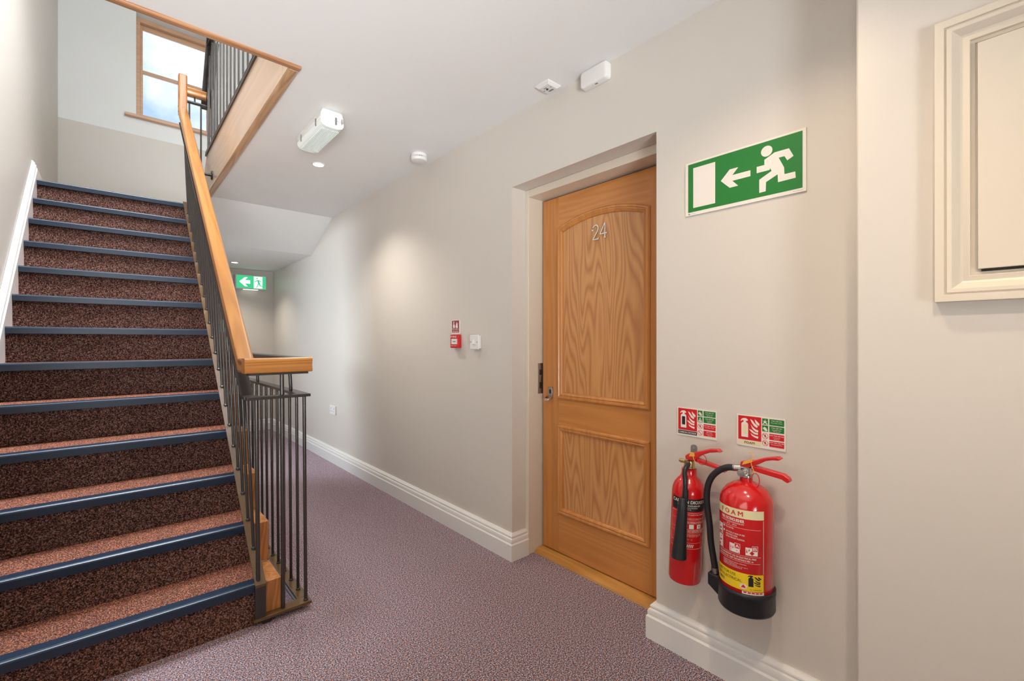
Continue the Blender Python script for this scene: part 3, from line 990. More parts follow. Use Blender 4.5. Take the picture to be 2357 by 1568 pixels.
def wallpoly(pts, d0, d1):
    return MB().prism(list(pts), 'x', XW - d1, XW - d0)


def wallbox(y0, y1, z0, z1, d0, d1):
    return MB().box(XW - d1, XW - d0, y0, y1, z0, z1)


sw = thing('light_switch', (1.62, 2.17, 1.133), 'white switch plate on the wall beside the red call point', 'switch')
part('back_box', wallbox(2.131, 2.209, 1.137, 1.215, 0.0005, 0.018), M_PLASTIC, sw, bev=0.004)
part('plate', wallbox(2.127, 2.213, 1.133, 1.219, 0.018, 0.026), M_PLASTIC, sw, bev=0.003)
part('rocker', MB().prism([(XW - 0.026, 1.162), (XW - 0.034, 1.164), (XW - 0.028, 1.190), (XW - 0.026, 1.190)], 'y', 2.160, 2.180), M_PLASTIC, sw, bev=0.001)
for y in (2.140, 2.200):
    part('screw', MB().lathe([(0.0032, 0), (0.0032, -0.001), (0, -0.001)], (XW - 0.026, y, 1.176), 10, 'x'), M_STEEL, sw)

cp = thing('fire_call_point', (1.60, 2.33, 1.138), 'red break-glass fire call point below its small sign', 'call point')
part('housing', wallbox(2.334, 2.413, 1.139, 1.221, 0.0005, 0.030), M_REDL, cp, bev=0.003)
part('face_plate', wallbox(2.337, 2.410, 1.198, 1.218, 0.030, 0.032), M_REDL, cp)
part('face_plate', wallbox(2.337, 2.410, 1.142, 1.160, 0.030, 0.032), M_REDL, cp)
gp = part('break_panel', wallbox(2.339, 2.400, 1.162, 1.196, 0.0295, 0.0312), M_PLASTIC, cp)
q_ = MB()
for y in (2.358, 2.369, 2.380):
    q_.lathe([(0.0035, 0), (0.0035, -0.0008), (0, -0.0008)], (XW - 0.0312, y, 1.179), 10, 'x')
part('dot', q_, M_BLACK, gp)
q_ = MB()
put_text(q_, 'FIRE', 2.300, 2.363, 1.203, 0.011, lambda u, v: (XW - 0.0323, 4.705 - u, v), 0.03)
put_text(q_, 'PRESS HERE', 2.300, 2.363, 1.150, 0.005, lambda u, v: (XW - 0.0323, 4.705 - u, v), 0.02)
part('lettering', q_, M_WTEXT, cp)

cs = thing('call_point_sign', (XW, 2.388, 1.224), 'small maroon fire alarm call point sign above the red call point', 'sign')
part('sign_board', wallbox(2.345, 2.436, 1.2245, 1.315, 0.001, 0.006), M_SIGNW, cs)
part('print_field', wallbox(2.352, 2.430, 1.236, 1.311, 0.006, 0.0066), M_MAROON, cs)
q_ = MB()
mp_ = lambda u, v: (XW - 0.0070, 2.43 - u, 1.236 + v)
put_text(q_, 'Fire alarm', 0.006, 0.072, 0.017, 0.009, mp_, 0.02)
put_text(q_, 'call point', 0.006, 0.072, 0.004, 0.009, mp_, 0.02)
# pressing finger and flame
q_.prism([(2.416, 1.266), (2.418, 1.282), (2.413, 1.286), (2.412, 1.306), (2.405, 1.306), (2.405, 1.286), (2.397, 1.282), (2.397, 1.268), (2.403, 1.262)], 'x', XW - 0.0072, XW - 0.0066)
q_.prism([(2.383, 1.264), (2.388, 1.272), (2.384, 1.284), (2.378, 1.304), (2.374, 1.290), (2.366, 1.298), (2.368, 1.280), (2.363, 1.268), (2.372, 1.262)], 'x', XW - 0.0072, XW - 0.0066)
part('lettering', q_, M_WTEXT, cs)

so = thing('socket_outlet', (XW, 4.515, 0.463), 'white double socket low on the corridor wall', 'socket')
part('plate', wallbox(4.442, 4.588, 0.463, 0.549, 0.0005, 0.012), M_PLASTIC, so, bev=0.003)
for y in (4.478, 4.552):
    q_ = wallbox(y - 0.004, y + 0.004, 0.515, 0.527, 0.012, 0.0126)
    q_.box(XW - 0.0126, XW - 0.012, y - 0.015, y - 0.007, 0.492, 0.498).box(XW - 0.0126, XW - 0.012, y + 0.007, y + 0.015, 0.492, 0.498)
    part('pin_hole', q_, M_GREYP, so)
    part('rocker', wallbox(y - 0.024, y - 0.014, 0.524, 0.540, 0.012, 0.016), M_PLASTIC, so)

# running-man exit sign on the right-hand wall
es = thing('exit_sign', (XW, 0.66, 1.65), 'flat green running man exit sign above the fire extinguishers', 'sign')
part('sign_board', wallbox(0.462, 0.860, 1.650, 1.848, 0.001, 0.005), M_SIGNW, es)
part('green_field', wallbox(0.472, 0.849, 1.662, 1.841, 0.005, 0.0055), M_SIGNG, es)
part('door_symbol', wallbox(0.747, 0.829, 1.676, 1.824, 0.0055, 0.006), M_SIGNW, es)
part('arrow_symbol', wallpoly([(0.727, 1.7495), (0.696, 1.782), (0.667, 1.782), (0.687, 1.760), (0.627, 1.760), (0.627, 1.740), (0.687, 1.740), (0.667, 1.718), (0.696, 1.718)], 0.0055, 0.006), M_SIGNW, es)
man = wallpoly([(0.583, 1.782), (0.552, 1.797), (0.510, 1.797), (0.497, 1.769), (0.515, 1.760), (0.523, 1.776), (0.540, 1.776), (0.524, 1.740), (0.523, 1.718), (0.492, 1.718), (0.491, 1.698), (0.542, 1.697), (0.543, 1.723), (0.578, 1.707), (0.579, 1.677), (0.599, 1.676), (0.599, 1.720), (0.561, 1.739), (0.566, 1.750), (0.567, 1.744), (0.607, 1.744), (0.607, 1.765), (0.583, 1.765)], 0.0055, 0.006)
man.lathe([(0.0175, 0), (0.0175, -0.0005), (0, -0.0005)], (XW - 0.0055, 0.576, 1.8085), 28, 'x')
part('running_man', man, M_SIGNW, es)
q_ = MB().lathe([(0.0028, 0), (0.0028, -0.0004), (0, -0.0004)], (XW - 0.005, 0.845, 1.6555), 14, 'x')
put_text(q_, 'www.signs', 0.018, 0.040, 0.0045, 0.0022, lambda u, v: (XW - 0.0053, 0.860 - u, 1.650 + v), 0.0)
put_text(q_, 'BS 5499', 0.362, 0.388, 0.0045, 0.0022, lambda u, v: (XW - 0.0053, 0.860 - u, 1.650 + v), 0.0)
part('small_print', q_, M_GREYP, es)


# extinguisher instruction signs: unit layout of 0.153 x 0.105 m, u to the right, v up from lower left
FLAMES = [[(.73, .10), (.81, .17), (.93, .27), (.91, .35), (.81, .31), (.75, .22)],
          [(.53, .115), (.635, .16), (.71, .26), (.86, .375), (.825, .45), (.70, .385), (.59, .24)],
          [(.555, .33), (.635, .43), (.76, .515), (.88, .545), (.87, .63), (.75, .61), (.62, .50)],
          [(.475, .535), (.60, .56), (.72, .645), (.87, .66), (.86, .735), (.71, .72), (.585, .65)],
          [(.55, .70), (.65, .76), (.76, .79), (.88, .80), (.865, .89), (.71, .85), (.60, .79)]]


def flames(u0, u1, v0, v1):
    """flame tongues laid out in the rectangle u0..u1, v0..v1"""
    return [[(u0 + a * (u1 - u0), v1 - b * (v1 - v0)) for a, b in f] for f in FLAMES]


def bottle(u0, u1, v0, v1):
    w, h = u1 - u0, v1 - v0
    return [(u0, v0), (u1, v0), (u1, v0 + 0.70 * h), (u1 - 0.1 * w, v0 + 0.76 * h), (u1 - 0.32 * w, v0 + 0.80 * h), (u1 - 0.32 * w, v0 + 0.86 * h), (u1 - 0.05 * w, v0 + 0.88 * h), (u1 - 0.05 * w, v0 + 0.94 * h), (u1 - 0.3 * w, v0 + h), (u0 + 0.35 * w, v0 + h),
            (u0 + 0.05 * w, v0 + 0.96 * h), (u0 - 0.14 * w, v0 + 0.84 * h), (u0 + 0.0 * w, v0 + 0.84 * h), (u0 + 0.22 * w, v0 + 0.90 * h), (u0 + 0.32 * w, v0 + 0.86 * h), (u0 + 0.32 * w, v0 + 0.80 * h), (u0 + 0.1 * w, v0 + 0.76 * h), (u0, v0 + 0.70 * h)]


def ext_sign(yl, z0, label, foam):
    t = thing('extinguisher_sign', (XW, yl - 0.076, z0), label, 'sign', 'extinguisher instruction signs')
    q = lambda pts: [(yl - u, z0 + v) for u, v in pts]
    rect = lambda a, b, c, d: [(a, c), (b, c), (b, d), (a, d)]
    part('sign_board', wallpoly(q(rect(0, 0.153, 0, 0.106)), 0.001, 0.0035), M_SIGNW, t)
    part('red_field', wallpoly(q(rect(0.005, 0.079, 0.021, 0.102)), 0.0035, 0.004), M_SIGNR, t)
    ic = wallpoly(q(bottle(0.0155, 0.0375, 0.030, 0.094)), 0.004, 0.0045)
    for pts in flames(0.005, 0.079, 0.021, 0.102):
        f_ = wallpoly(q(pts), 0.004, 0.0045)
        ic.add(f_.v, f_.f)
    part('pictogram', ic, M_SIGNW, t)
    part('cylinder_band', wallpoly(q(rect(0.0205, 0.033, 0.041, 0.072)), 0.0045, 0.0049), M_CREAM if foam else M_BLACK, t)
    part('name_band', wallpoly(q(rect(0.005, 0.079, 0.006, 0.019)), 0.0035, 0.004), M_CREAM if foam else M_BLACK, t)
    m_ = lambda u, v: (XW - 0.0046, yl - u, z0 + v)
    nm = MB()
    if foam:
        put_text(nm, 'FOAM', 0.026, 0.058, 0.0085, 0.0078, m_, 0.012)
    else:
        put_text(nm, 'CARBON DIOXIDE', 0.008, 0.076, 0.0092, 0.0068, m_, 0.015)
    part('name_lettering', nm, M_BLACK if foam else M_WTEXT, t)
    vs = [(0.0805, 0.1005), (0.0575, 0.0775), (0.0325, 0.0525), (0.0095, 0.0285)]
    tx = [[('FOR USE ON', 'Wood, Paper, Textiles', ''), ('FOR USE ON', 'Flammable liquids,', 'Oils, Fats, etc'), ('NOT FOR USE ON', 'Live Electrical', 'Equipment'), ('NOT FOR USE ON', 'Flammable Metal Fires', '')],
          [('FOR USE ON', 'Flammable Liquids,', 'Oils, Fats, etc'), ('FOR USE ON', 'Live Electrical', 'Equipment'), ('NOT FOR USE ON', 'Wood, Paper, Textiles', ''), ('DO NOT', 'Hold Horn When', 'Operating', '')]][0 if foam else 1]
    lt = MB()
    wh = MB()
    rl = MB()
    for i, (a, b) in enumerate(vs):
        part('text_field', wallpoly(q(rect(0.104, 0.148, a, b)), 0.0035, 0.004), M_SIGNG if i < 2 else M_SIGNR, t)
        put_text(lt, tx[i][0], 0.1065 if i < 2 or tx[i][0] == 'DO NOT' else 0.1052, 0.1455 if i < 2 or tx[i][0] == 'DO NOT' else 0.1468, a + 0.0128, 0.0038, m_, 0.015, wmax=i >= 2 and tx[i][0] != 'DO NOT')
        put_text(lt, tx[i][1], 0.106, 0.146, a + 0.0073, 0.0026, m_, 0.02, wmax=False)
        if tx[i][2]:
            put_text(lt, tx[i][2], 0.106, 0.146, a + 0.0025, 0.0026, m_, 0.02, wmax=False)
        if i < 2:
            part('symbol_field', wallpoly(q(rect(0.082, 0.100, a, b)), 0.0035, 0.004), M_SIGNG, t)
            if (i == 1) == foam:      # pouring can
                f_ = wallpoly(q([(0.0835, a + 0.010), (0.089, a + 0.0155), (0.095, a + 0.0115), (0.0985, a + 0.003), (0.094, a + 0.001), (0.0895, a + 0.004), (0.0865, a + 0.0075)]), 0.004, 0.0045)
            elif foam:                # burning logs
                f_ = wallpoly(q([(0.083, a + 0.002), (0.086, a + 0.001), (0.091, a + 0.006), (0.096, a + 0.001), (0.099, a + 0.002), (0.094, a + 0.0075), (0.097, a + 0.013), (0.092, a + 0.010), (0.092, a + 0.018), (0.0885, a + 0.0105), (0.0845, a + 0.013), (0.0875, a + 0.007)]), 0.004, 0.0045)
            else:                     # electrical triangle
                f_ = wallpoly(q([(0.0835, a + 0.002), (0.0985, a + 0.002), (0.091, a + 0.018)]), 0.004, 0.0045)
                g_ = wallpoly(q([(0.0915, a + 0.0135), (0.0885, a + 0.0085), (0.0907, a + 0.0085), (0.0895, a + 0.0035), (0.0935, a + 0.0098), (0.0912, a + 0.0098)]), 0.0045, 0.0048)
                rl.add(g_.v, g_.f)
            wh.add(f_.v, f_.f)
        else:                         # prohibition ring
            c_ = (0.091, (a + b) / 2)
            ring = MB()
            N = 28
            for k_ in range(N):
                a0, a1 = 2 * PI * k_ / N, 2 * PI * (k_ + 1) / N
                qq = [(c_[0] + r_ * math.cos(an), c_[1] + r_ * math.sin(an)) for r_, an in ((0.0095, a0), (0.0095, a1), (0.0085, a1), (0.0085, a0))]
                f_ = wallpoly(q(qq), 0.0035, 0.0042)
                ring.add(f_.v, f_.f)
            f_ = wallpoly(q([(c_[0] - 0.0066, c_[1] + 0.0056), (c_[0] - 0.0056, c_[1] + 0.0066), (c_[0] + 0.0066, c_[1] - 0.0056), (c_[0] + 0.0056, c_[1] - 0.0066)]), 0.0035, 0.0042)
            ring.add(f_.v, f_.f)
            part('prohibition_ring', ring, M_SIGNR, t, smooth=0)
            if foam or i == 2:
                f_ = wallpoly(q([(c_[0] + 0.001, c_[1] + 0.0065), (c_[0] - 0.0035, c_[1] + 0.0005), (c_[0] - 0.0008, c_[1] + 0.0003), (c_[0] - 0.002, c_[1] - 0.006), (c_[0] + 0.0035, c_[1] + 0.0012), (c_[0] + 0.0008, c_[1] + 0.0014)]), 0.0035, 0.0039)
                rl.add(f_.v, f_.f)
    part('symbol', wh, M_SIGNW, t)
    part('dark_symbol', rl, M_BLACK, t)
    part('lettering', lt, M_WTEXT, t)


ext_sign(0.8945, 0.8245, 'left extinguisher sign with a black carbon dioxide band', False)
ext_sign(0.6725, 0.8235, 'right extinguisher sign with a cream foam band', True)

# ------------------------------------------------------------------ illuminated exit box at the far end
el = thing('exit_light_box', (1.36, YE, 1.855), 'glowing green and white exit light box on the far end wall', 'exit light')
part('housing', MB().box(1.180, 1.540, 6.705, YE - 0.001, 1.858, 2.045), M_PLASTIC, el, bev=0.006)
gf = part('green_panel', MB().box(1.192, 1.528, 6.7025, 6.706, 1.872, 2.033), M_EXITG, el, label='lit green panel')
part('white_panel', MB().box(1.388, 1.488, 6.7010, 6.703, 1.876, 2.028), M_EXITW, el, label='lit white panel')
ax = lambda pts: MB().prism(pts, 'y', 6.7005, 6.703)
part('arrow_symbol', ax([(1.222, 1.952), (1.285, 2.010), (1.318, 2.010), (1.282, 1.974), (1.345, 1.974), (1.345, 1.930), (1.282, 1.930), (1.318, 1.894), (1.285, 1.894)]), M_EXITW, el)
K = 1.0
mn = MB()
for pts in ([(1.425, 1.985), (1.448, 1.985), (1.458, 1.945), (1.438, 1.935)], [(1.448, 1.985), (1.474, 1.972), (1.480, 1.955), (1.472, 1.955), (1.466, 1.966), (1.446, 1.973)], [(1.425, 1.985), (1.402, 1.964), (1.392, 1.968), (1.392, 1.958), (1.404, 1.955), (1.428, 1.972)], [(1.438, 1.940), (1.458, 1.948), (1.466, 1.915), (1.500, 1.908), (1.500, 1.898), (1.458, 1.904)], [(1.436, 1.940), (1.446, 1.938), (1.438, 1.910), (1.424, 1.884), (1.412, 1.884), (1.428, 1.912)]):
    mn.prism(pts, 'y', 6.6995, 6.7012)
mn.lathe([(0.010, 0), (0.010, -0.0015), (0, -0.0015)], (1.425, 6.7012, 2.006), 18, 'y')
part('running_man', mn, M_EXITG, el)
part('lens_strip', MB().box(1.27, 1.44, 6.712, 6.745, 1.852, 1.858), M_EXITW, el)

# ------------------------------------------------------------------ painted access panel at the right edge
ap = thing('access_panel', (1.48, -0.16, 1.272), 'cream painted wall hatch with a deep moulded frame at the right edge', 'wall panel')
FP = [(0.0, 0.0), (0.0, 0.026), (0.0165, 0.026), (0.0165, 0.021), (0.0195, 0.021), (0.0205, 0.0245), (0.029, 0.0235), (0.036, 0.018), (0.042, 0.011), (0.0465, 0.009), (0.050, 0.010), (0.0555, 0.0125), (0.0585, 0.0125), (0.0585, 0.004), (0.066, 0.004), (0.066, 0.0)]
mapp = lambda u, v, h: (1.48 - h, -u, v)
part('moulded_frame', MB().frame_sweep(FP, [(-0.150, 1.272), (0.46, 1.272), (0.46, 1.925), (-0.150, 1.925)], mapp), M_FRAME, ap, smooth=25, bev=0.0006)
part('hatch_door', MB().box(1.465, 1.4795, -0.390, 0.0795, 1.343, 1.8535), M_FRAME, ap, bev=0.0015)
part('painted_gap_shade', MB().box(1.470, 1.4798, -0.392, 0.074, 1.3385, 1.3425), M_DARK, ap)  # dark strip put in for the shade in the gap below the hatch

# ------------------------------------------------------------------ fire extinguishers
def cyl_map(R, zoff=0.0, turn=0.0):
    """u = arc length to the right of the wall-facing front, v = height, in the extinguisher's own axes"""
    return lambda u, v: (-R * math.cos(u / R + turn), -R * math.sin(u / R + turn), v + zoff)


def cyl_patch(R, u0, u1, v0, v1, n=14, turn=0.0):
    m = MB()
    g = cyl_map(R, 0, turn)
    a = [g(u0 + (u1 - u0) * i / n, v0) for i in range(n + 1)]
    b = [g(u0 + (u1 - u0) * i / n, v1) for i in range(n + 1)]
    m.add(a + b, [(i, i + 1, n + 2 + i, n + 1 + i) for i in range(n)])
    return m


def lever(pts, x0, x1):
    """side outline in (y, z), thickness in x"""
    return MB().prism(pts, 'x', x0, x1)


def join(*ms):
    r = MB()
    for m in ms:
        r.add(m.v, m.f)
    return r


# --- foam
fx, fy, fz = 1.539, 0.607, 0.326
fe = thing('fire_extinguisher', (fx, fy, fz), 'fat red foam extinguisher with black base and black hose, hung on the wall', 'fire extinguisher', 'wall-hung fire extinguishers')
ROOT[fe] = (0, 0, 0)
Lz = lambda z: z - fz
body = part('cylinder', MB().lathe([(0.0, 0.012), (0.060, 0.012), (0.079, 0.03), (0.079, Lz(0.655)), (0.077, Lz(0.676)), (0.070, Lz(0.694)), (0.058, Lz(0.709)), (0.042, Lz(0.720)), (0.028, Lz(0.727)), (0.019, Lz(0.730)), (0.0185, Lz(0.742)), (0.0, Lz(0.742))], n=56), M_RED, fe, label='glossy red cylinder', smooth=50)
part('base_boot', MB().lathe([(0.0, 0.0), (0.070, 0.0), (0.080, 0.003), (0.0835, 0.010), (0.0825, 0.058), (0.0845, 0.060), (0.0845, 0.073), (0.0822, 0.075), (0.0792, 0.075)], n=56), M_BOOT, fe, label='black plastic base', smooth=50)
part('hose_clip', MB().prism([(0.074, 0.004), (0.078, 0.070), (0.116, 0.072), (0.116, 0.034)], 'x', -0.024, 0.010), M_BOOT, fe, bev=0.003)
q = MB().lathe([(0.0165, Lz(0.741)), (0.021, Lz(0.744)), (0.021, Lz(0.751)), (0.015, Lz(0.753)), (0.015, Lz(0.768)), (0.0, Lz(0.769))], n=24)
q.box(-0.012, 0.012, -0.016, 0.020, Lz(0.757), Lz(0.776))
vv = part('valve', q, M_CHROME, fe, label='chrome valve head', smooth=40)
part('pressure_gauge', MB().lathe([(0.0, 0.014), (0.0115, 0.013), (0.0125, 0.008), (0.0125, 0.0), (0.0, 0.0)], n=22).xform(lambda x, y, z: (-0.016 - z * 0.9, 0.008 + x * 0.95 - z * 0.1, y + Lz(0.7575))), M_CHROME, vv)
UL = [(0.015, Lz(0.776)), (0.013, Lz(0.792)), (-0.026, Lz(0.802)), (-0.055, Lz(0.815)), (-0.080, Lz(0.823)), (-0.097, Lz(0.826)), (-0.106, Lz(0.820)), (-0.097, Lz(0.815)), (-0.080, Lz(0.813)), (-0.062, Lz(0.807)), (-0.042, Lz(0.793)), (-0.022, Lz(0.782)), (-0.010, Lz(0.775))]
part('carry_handle', lever(UL, -0.013, 0.013), M_RED, fe, label='red upper lever', bev=0.003)
LV = [(-0.018, Lz(0.770)), (-0.024, Lz(0.783)), (-0.034, Lz(0.784)), (-0.112, Lz(0.776)), (-0.128, Lz(0.766)), (-0.130, Lz(0.757)), (-0.122, Lz(0.751)), (-0.106, Lz(0.759)), (-0.040, Lz(0.766))]
part('squeeze_lever', lever(LV, -0.011, 0.011), M_RED, fe, label='red lower lever', bev=0.003)
part('hose', MB().tube([(-0.019, 0.028, Lz(0.7695)), (-0.019, 0.050, Lz(0.766)), (-0.019, 0.076, Lz(0.752)), (-0.019, 0.099, Lz(0.729)), (-0.018, 0.114, Lz(0.701)), (-0.017, 0.121, Lz(0.668)), (-0.016, 0.122, Lz(0.637)), (-0.014, 0.119, Lz(0.598)), (-0.012, 0.114, Lz(0.555)), (-0.010, 0.111, Lz(0.500)), (-0.008, 0.102, Lz(0.440)), (-0.007, 0.097, Lz(0.408))], 0.0105, 14), M_RUBBER, fe, label='black hose')
part('hose_ferrule', MB().tube([(-0.019, 0.034, Lz(0.769)), (-0.012, 0.012, Lz(0.771))], 0.0112, 14), M_STEEL, fe)
part('hose_ferrule', MB().tube([(-0.0075, 0.0985, Lz(0.415)), (-0.007, 0.0965, Lz(0.398))], 0.0113, 14), M_STEEL, fe)
part('safety_tag', MB().prism([(0.006, Lz(0.783)), (0.002, Lz(0.794)), (-0.022, Lz(0.805)), (-0.026, Lz(0.799)), (-0.012, Lz(0.791))], 'x', -0.0175, -0.0145), M_YTAG, fe, label='yellow safety seal tag')
q = MB().tube([(-0.016, -0.020, Lz(0.800)), (-0.018, -0.024, Lz(0.785)), (-0.018, -0.030, Lz(0.770)), (-0.018, -0.033, Lz(0.764))], 0.0012, 6)
q = join(q, MB().tube([(-0.016, -0.022, Lz(0.803)), (-0.010, -0.026, Lz(0.815)), (-0.006, -0.018, Lz(0.826)), (-0.006, -0.012, Lz(0.822))], 0.0012, 6))
part('safety_seal', q, M_YTAG, fe)
ring = [(-0.016, -0.034 - 0.012 * math.sin(a), Lz(0.742) + 0.022 * math.cos(a)) for a in [2 * PI * i / 18 for i in range(19)]]
part('pin_ring', MB().tube(ring, 0.0013, 6), M_REDL, fe)
RL = 0.0793
U = 0.0815
g1 = cyl_map(RL + 0.0006)
vz = lambda z: z - fz
part('label_band', cyl_patch(RL, -U, U, vz(0.632), vz(0.659), 24), M_CREAM, fe, label='cream foam name band', smooth=60)
part('warning_label', cyl_patch(RL, -U, U - 0.001, vz(0.412), vz(0.464), 24), M_YELLOW, fe, label='yellow electrical warning label', smooth=60)
part('date_label', cyl_patch(RL, 0.018, U, vz(0.4015), vz(0.4105), 14), M_SIGNW, fe, smooth=60)
q = MB()
put_text(q, 'F O A M', -0.052, 0.020, vz(0.6385), 0.0145, g1, 0.02)
part('name_lettering', q, M_SIGNR, fe)
q = MB()
for (s_, a, b, z, h, bo) in [('FIRE EXTINGUISHER', -0.052, 0.024, 0.6185, 0.0095, 0.02), ('6 LITRE FOAM FIRE EXTINGUISHER AFFF', -0.052, 0.024, 0.6115, 0.0042, 0.0), ('27 A    183 B', -0.030, 0.002, 0.605, 0.0042, 0.0), ('PULL OUT PIN.', -0.034, -0.006, 0.5925, 0.0046, 0.01),
                             ('AIM HOSE AT BASE OF FIRE', -0.034, 0.026, 0.578, 0.0046, 0.01), ('AND PRESS LEVER.', -0.034, 0.006, 0.5705, 0.0046, 0.01), ('USE IN UPRIGHT POSITION.', -0.034, 0.026, 0.563, 0.0046, 0.01),
                             ('FOR INADVERTENT USE ON ELECTRICAL FIRES', -0.064, 0.058, 0.509, 0.0052, 0.015), ('TESTED BY 35 kV - KEEP THE DISTANCE MIN. 1m', -0.064, 0.050, 0.501, 0.0052, 0.015),
                             ('RECHARGE AFTER ANY PARTIAL OPERATION', -0.044, 0.030, 0.489, 0.0028, 0.0), ('CHECK ANNUALLY', -0.044, 0.004, 0.4845, 0.0028, 0.0), ('TEMPERATURE RANGE +5 TO +60 C', -0.044, 0.034, 0.480, 0.0028, 0.0), ('WATER 94% FOAM CONCENTRATE 6%', -0.044, 0.018, 0.4755, 0.0028, 0.0)]:
    put_text(q, s_, a, b, vz(z), h, g1, bo)
for (a, b, c_, d_) in [(-0.046, 0.072, 0.6005, 0.6012), (-0.075, 0.072, 0.5175, 0.5182), (-0.075, 0.070, 0.497, 0.4977), (0.0795, 0.0808, 0.466, 0.630), (-0.047, -0.046, 0.52, 0.6012)]:
    p_ = cyl_patch(RL + 0.0004, a, b, vz(c_), vz(d_), 12)
    q.add(p_.v, p_.f)
for (a, b, c_, d_) in [(-0.074, -0.050, 0.563, 0.596), (-0.074, -0.050, 0.521, 0.560), (-0.044, -0.039, 0.5915, 0.5975), (-0.044, -0.039, 0.577, 0.583), (-0.020, 0.012, 0.522, 0.548), (0.028, 0.062, 0.522, 0.546), (-0.004, 0.013, 0.535, 0.552), (0.046, 0.063, 0.535, 0.552)]:
    p_ = cyl_patch(RL + 0.0003, a, b, vz(c_), vz(d_), 8)
    q.add(p_.v, p_.f)
part('label_lettering', q, M_WTEXT, fe, label='white instruction lettering', smooth=60)
q = MB()
for (a, b, c_, d_) in [(-0.004, 0.013, 0.535, 0.552), (0.046, 0.063, 0.535, 0.552)]:
    p_ = cyl_patch(RL + 0.0007, a + 0.001, b - 0.001, vz(c_ + 0.001), vz(d_ - 0.001), 6)
    q.add(p_.v, p_.f)
g2 = cyl_map(RL + 0.0008)
def icon(pts, mp):
    return [mp(u, vz(z)) for u, z in pts]


for pts in ([(-0.071, 0.565), (-0.053, 0.565), (-0.055, 0.571), (-0.069, 0.571)], [(-0.068, 0.575), (-0.056, 0.578), (-0.056, 0.583), (-0.068, 0.580)], [(-0.066, 0.586), (-0.060, 0.592), (-0.064, 0.594)],
            [(-0.071, 0.523), (-0.060, 0.525), (-0.062, 0.532), (-0.071, 0.530)], [(-0.066, 0.537), (-0.054, 0.541), (-0.055, 0.546), (-0.067, 0.543)], [(-0.058, 0.549), (-0.053, 0.556), (-0.060, 0.555)],
            [(-0.018, 0.5235), (0.010, 0.5235), (0.010, 0.5255), (-0.018, 0.5255)], [(-0.018, 0.5275), (0.006, 0.5285), (0.006, 0.5305), (-0.018, 0.5295)], [(-0.017, 0.533), (-0.013, 0.533), (-0.016, 0.546)], [(-0.011, 0.533), (-0.007, 0.533), (-0.008, 0.543)],
            [(0.046, 0.523), (0.053, 0.530), (0.046, 0.537), (0.039, 0.530)], [(0.030, 0.530), (0.034, 0.530), (0.031, 0.543)], [(0.036, 0.534), (0.040, 0.537), (0.038, 0.545)]):
    q.add(icon(pts, g2), [tuple(range(len(pts)))])
part('label_pictogram', q, M_SIGNR, fe, smooth=60)
q = MB()
g3 = cyl_map(RL + 0.0011)
put_text(q, 'A', -0.001, 0.010, vz(0.5385), 0.010, g3, 0.03)
put_text(q, 'B', 0.0495, 0.0595, vz(0.5385), 0.010, g3, 0.03)
part('class_letter', q, M_WTEXT, fe)
q = MB()
put_text(q, 'NOT FOR USE', -0.068, 0.000, vz(0.4495), 0.0085, g1, 0.0, 'l')
put_text(q, 'ON ELECTRICAL', -0.068, 0.018, vz(0.4355), 0.0085, g1, 0.0, 'l')
put_text(q, 'FIRES', -0.068, -0.040, vz(0.4215), 0.0085, g1, 0.0, 'l')
q.add(icon(bottle(0.036, 0.050, 0.427, 0.462), g1), [tuple(range(18))])
for f_ in flames(0.024, 0.077, 0.424, 0.464):
    q.add(icon(f_, g1), [tuple(range(len(f_)))])
put_text(q, '021 DEFENCE', 0.040, 0.074, vz(0.4165), 0.003, g1, 0.0)
part('warning_lettering', q, M_BLACK, fe, label='black warning lettering')
q = MB()
for i in range(5):
    p_ = cyl_patch(RL + 0.0004, 0.022 + 0.0115 * i, 0.031 + 0.0115 * i, vz(0.4055), vz(0.4095), 3)
    q.add(p_.v, p_.f)
part('date_boxes', q, M_SIGNR, fe)
q = MB()
c_ = (0.022, 0.4245)
q.add([g1(c_[0] + 0.0105 * math.cos(2 * PI * i / 20), vz(c_[1] + 0.0085 * math.sin(2 * PI * i / 20))) for i in range(20)], [tuple(range(20))])
part('approval_badge', q, M_SIGNW, fe)
q = MB()
q.add([g2(u, vz(z)) for u, z in [(0.015, 0.4205), (0.029, 0.4205), (0.026, 0.426), (0.022, 0.4305), (0.018, 0.425)]], [(0, 1, 2, 3, 4)])
part('approval_emblem', q, M_SIGNR, fe)

# --- carbon dioxide
cx_, cy_, cz_ = 1.564, 0.832, 0.318
ce_ = thing('fire_extinguisher', (cx_, cy_, cz_), 'slim red carbon dioxide extinguisher with black horn, left of the foam one', 'fire extinguisher', 'wall-hung fire extinguishers')
ROOT[ce_] = (0, 0, 0)
ce_.rotation_euler = (math.radians(2.6), 0, 0)
K_ = lambda z: z - cz_
RC = 0.0555
part('cylinder', MB().lathe([(0.0, 0.0), (0.046, 0.0), (0.0535, 0.003), (RC, 0.010), (RC, K_(0.640)), (0.0535, K_(0.655)), (0.048, K_(0.670)), (0.038, K_(0.685)), (0.029, K_(0.695)), (0.0255, K_(0.705)), (0.025, K_(0.722)), (0.0, K_(0.723))], n=48), M_RED, ce_, label='glossy red cylinder', smooth=50)
q = MB().lathe([(0.018, K_(0.722)), (0.021, K_(0.726)), (0.018, K_(0.732)), (0.0175, K_(0.752)), (0.0, K_(0.753))], n=20)
vv = part('valve', q, M_BRASS, ce_, label='brass valve', smooth=40)
part('pressure_plug', MB().tube([(-0.004, 0.012, K_(0.746)), (-0.006, 0.026, K_(0.746)), (-0.006, 0.034, K_(0.746))], [0.006, 0.0085, 0.0065], 10), M_BRASS, vv)
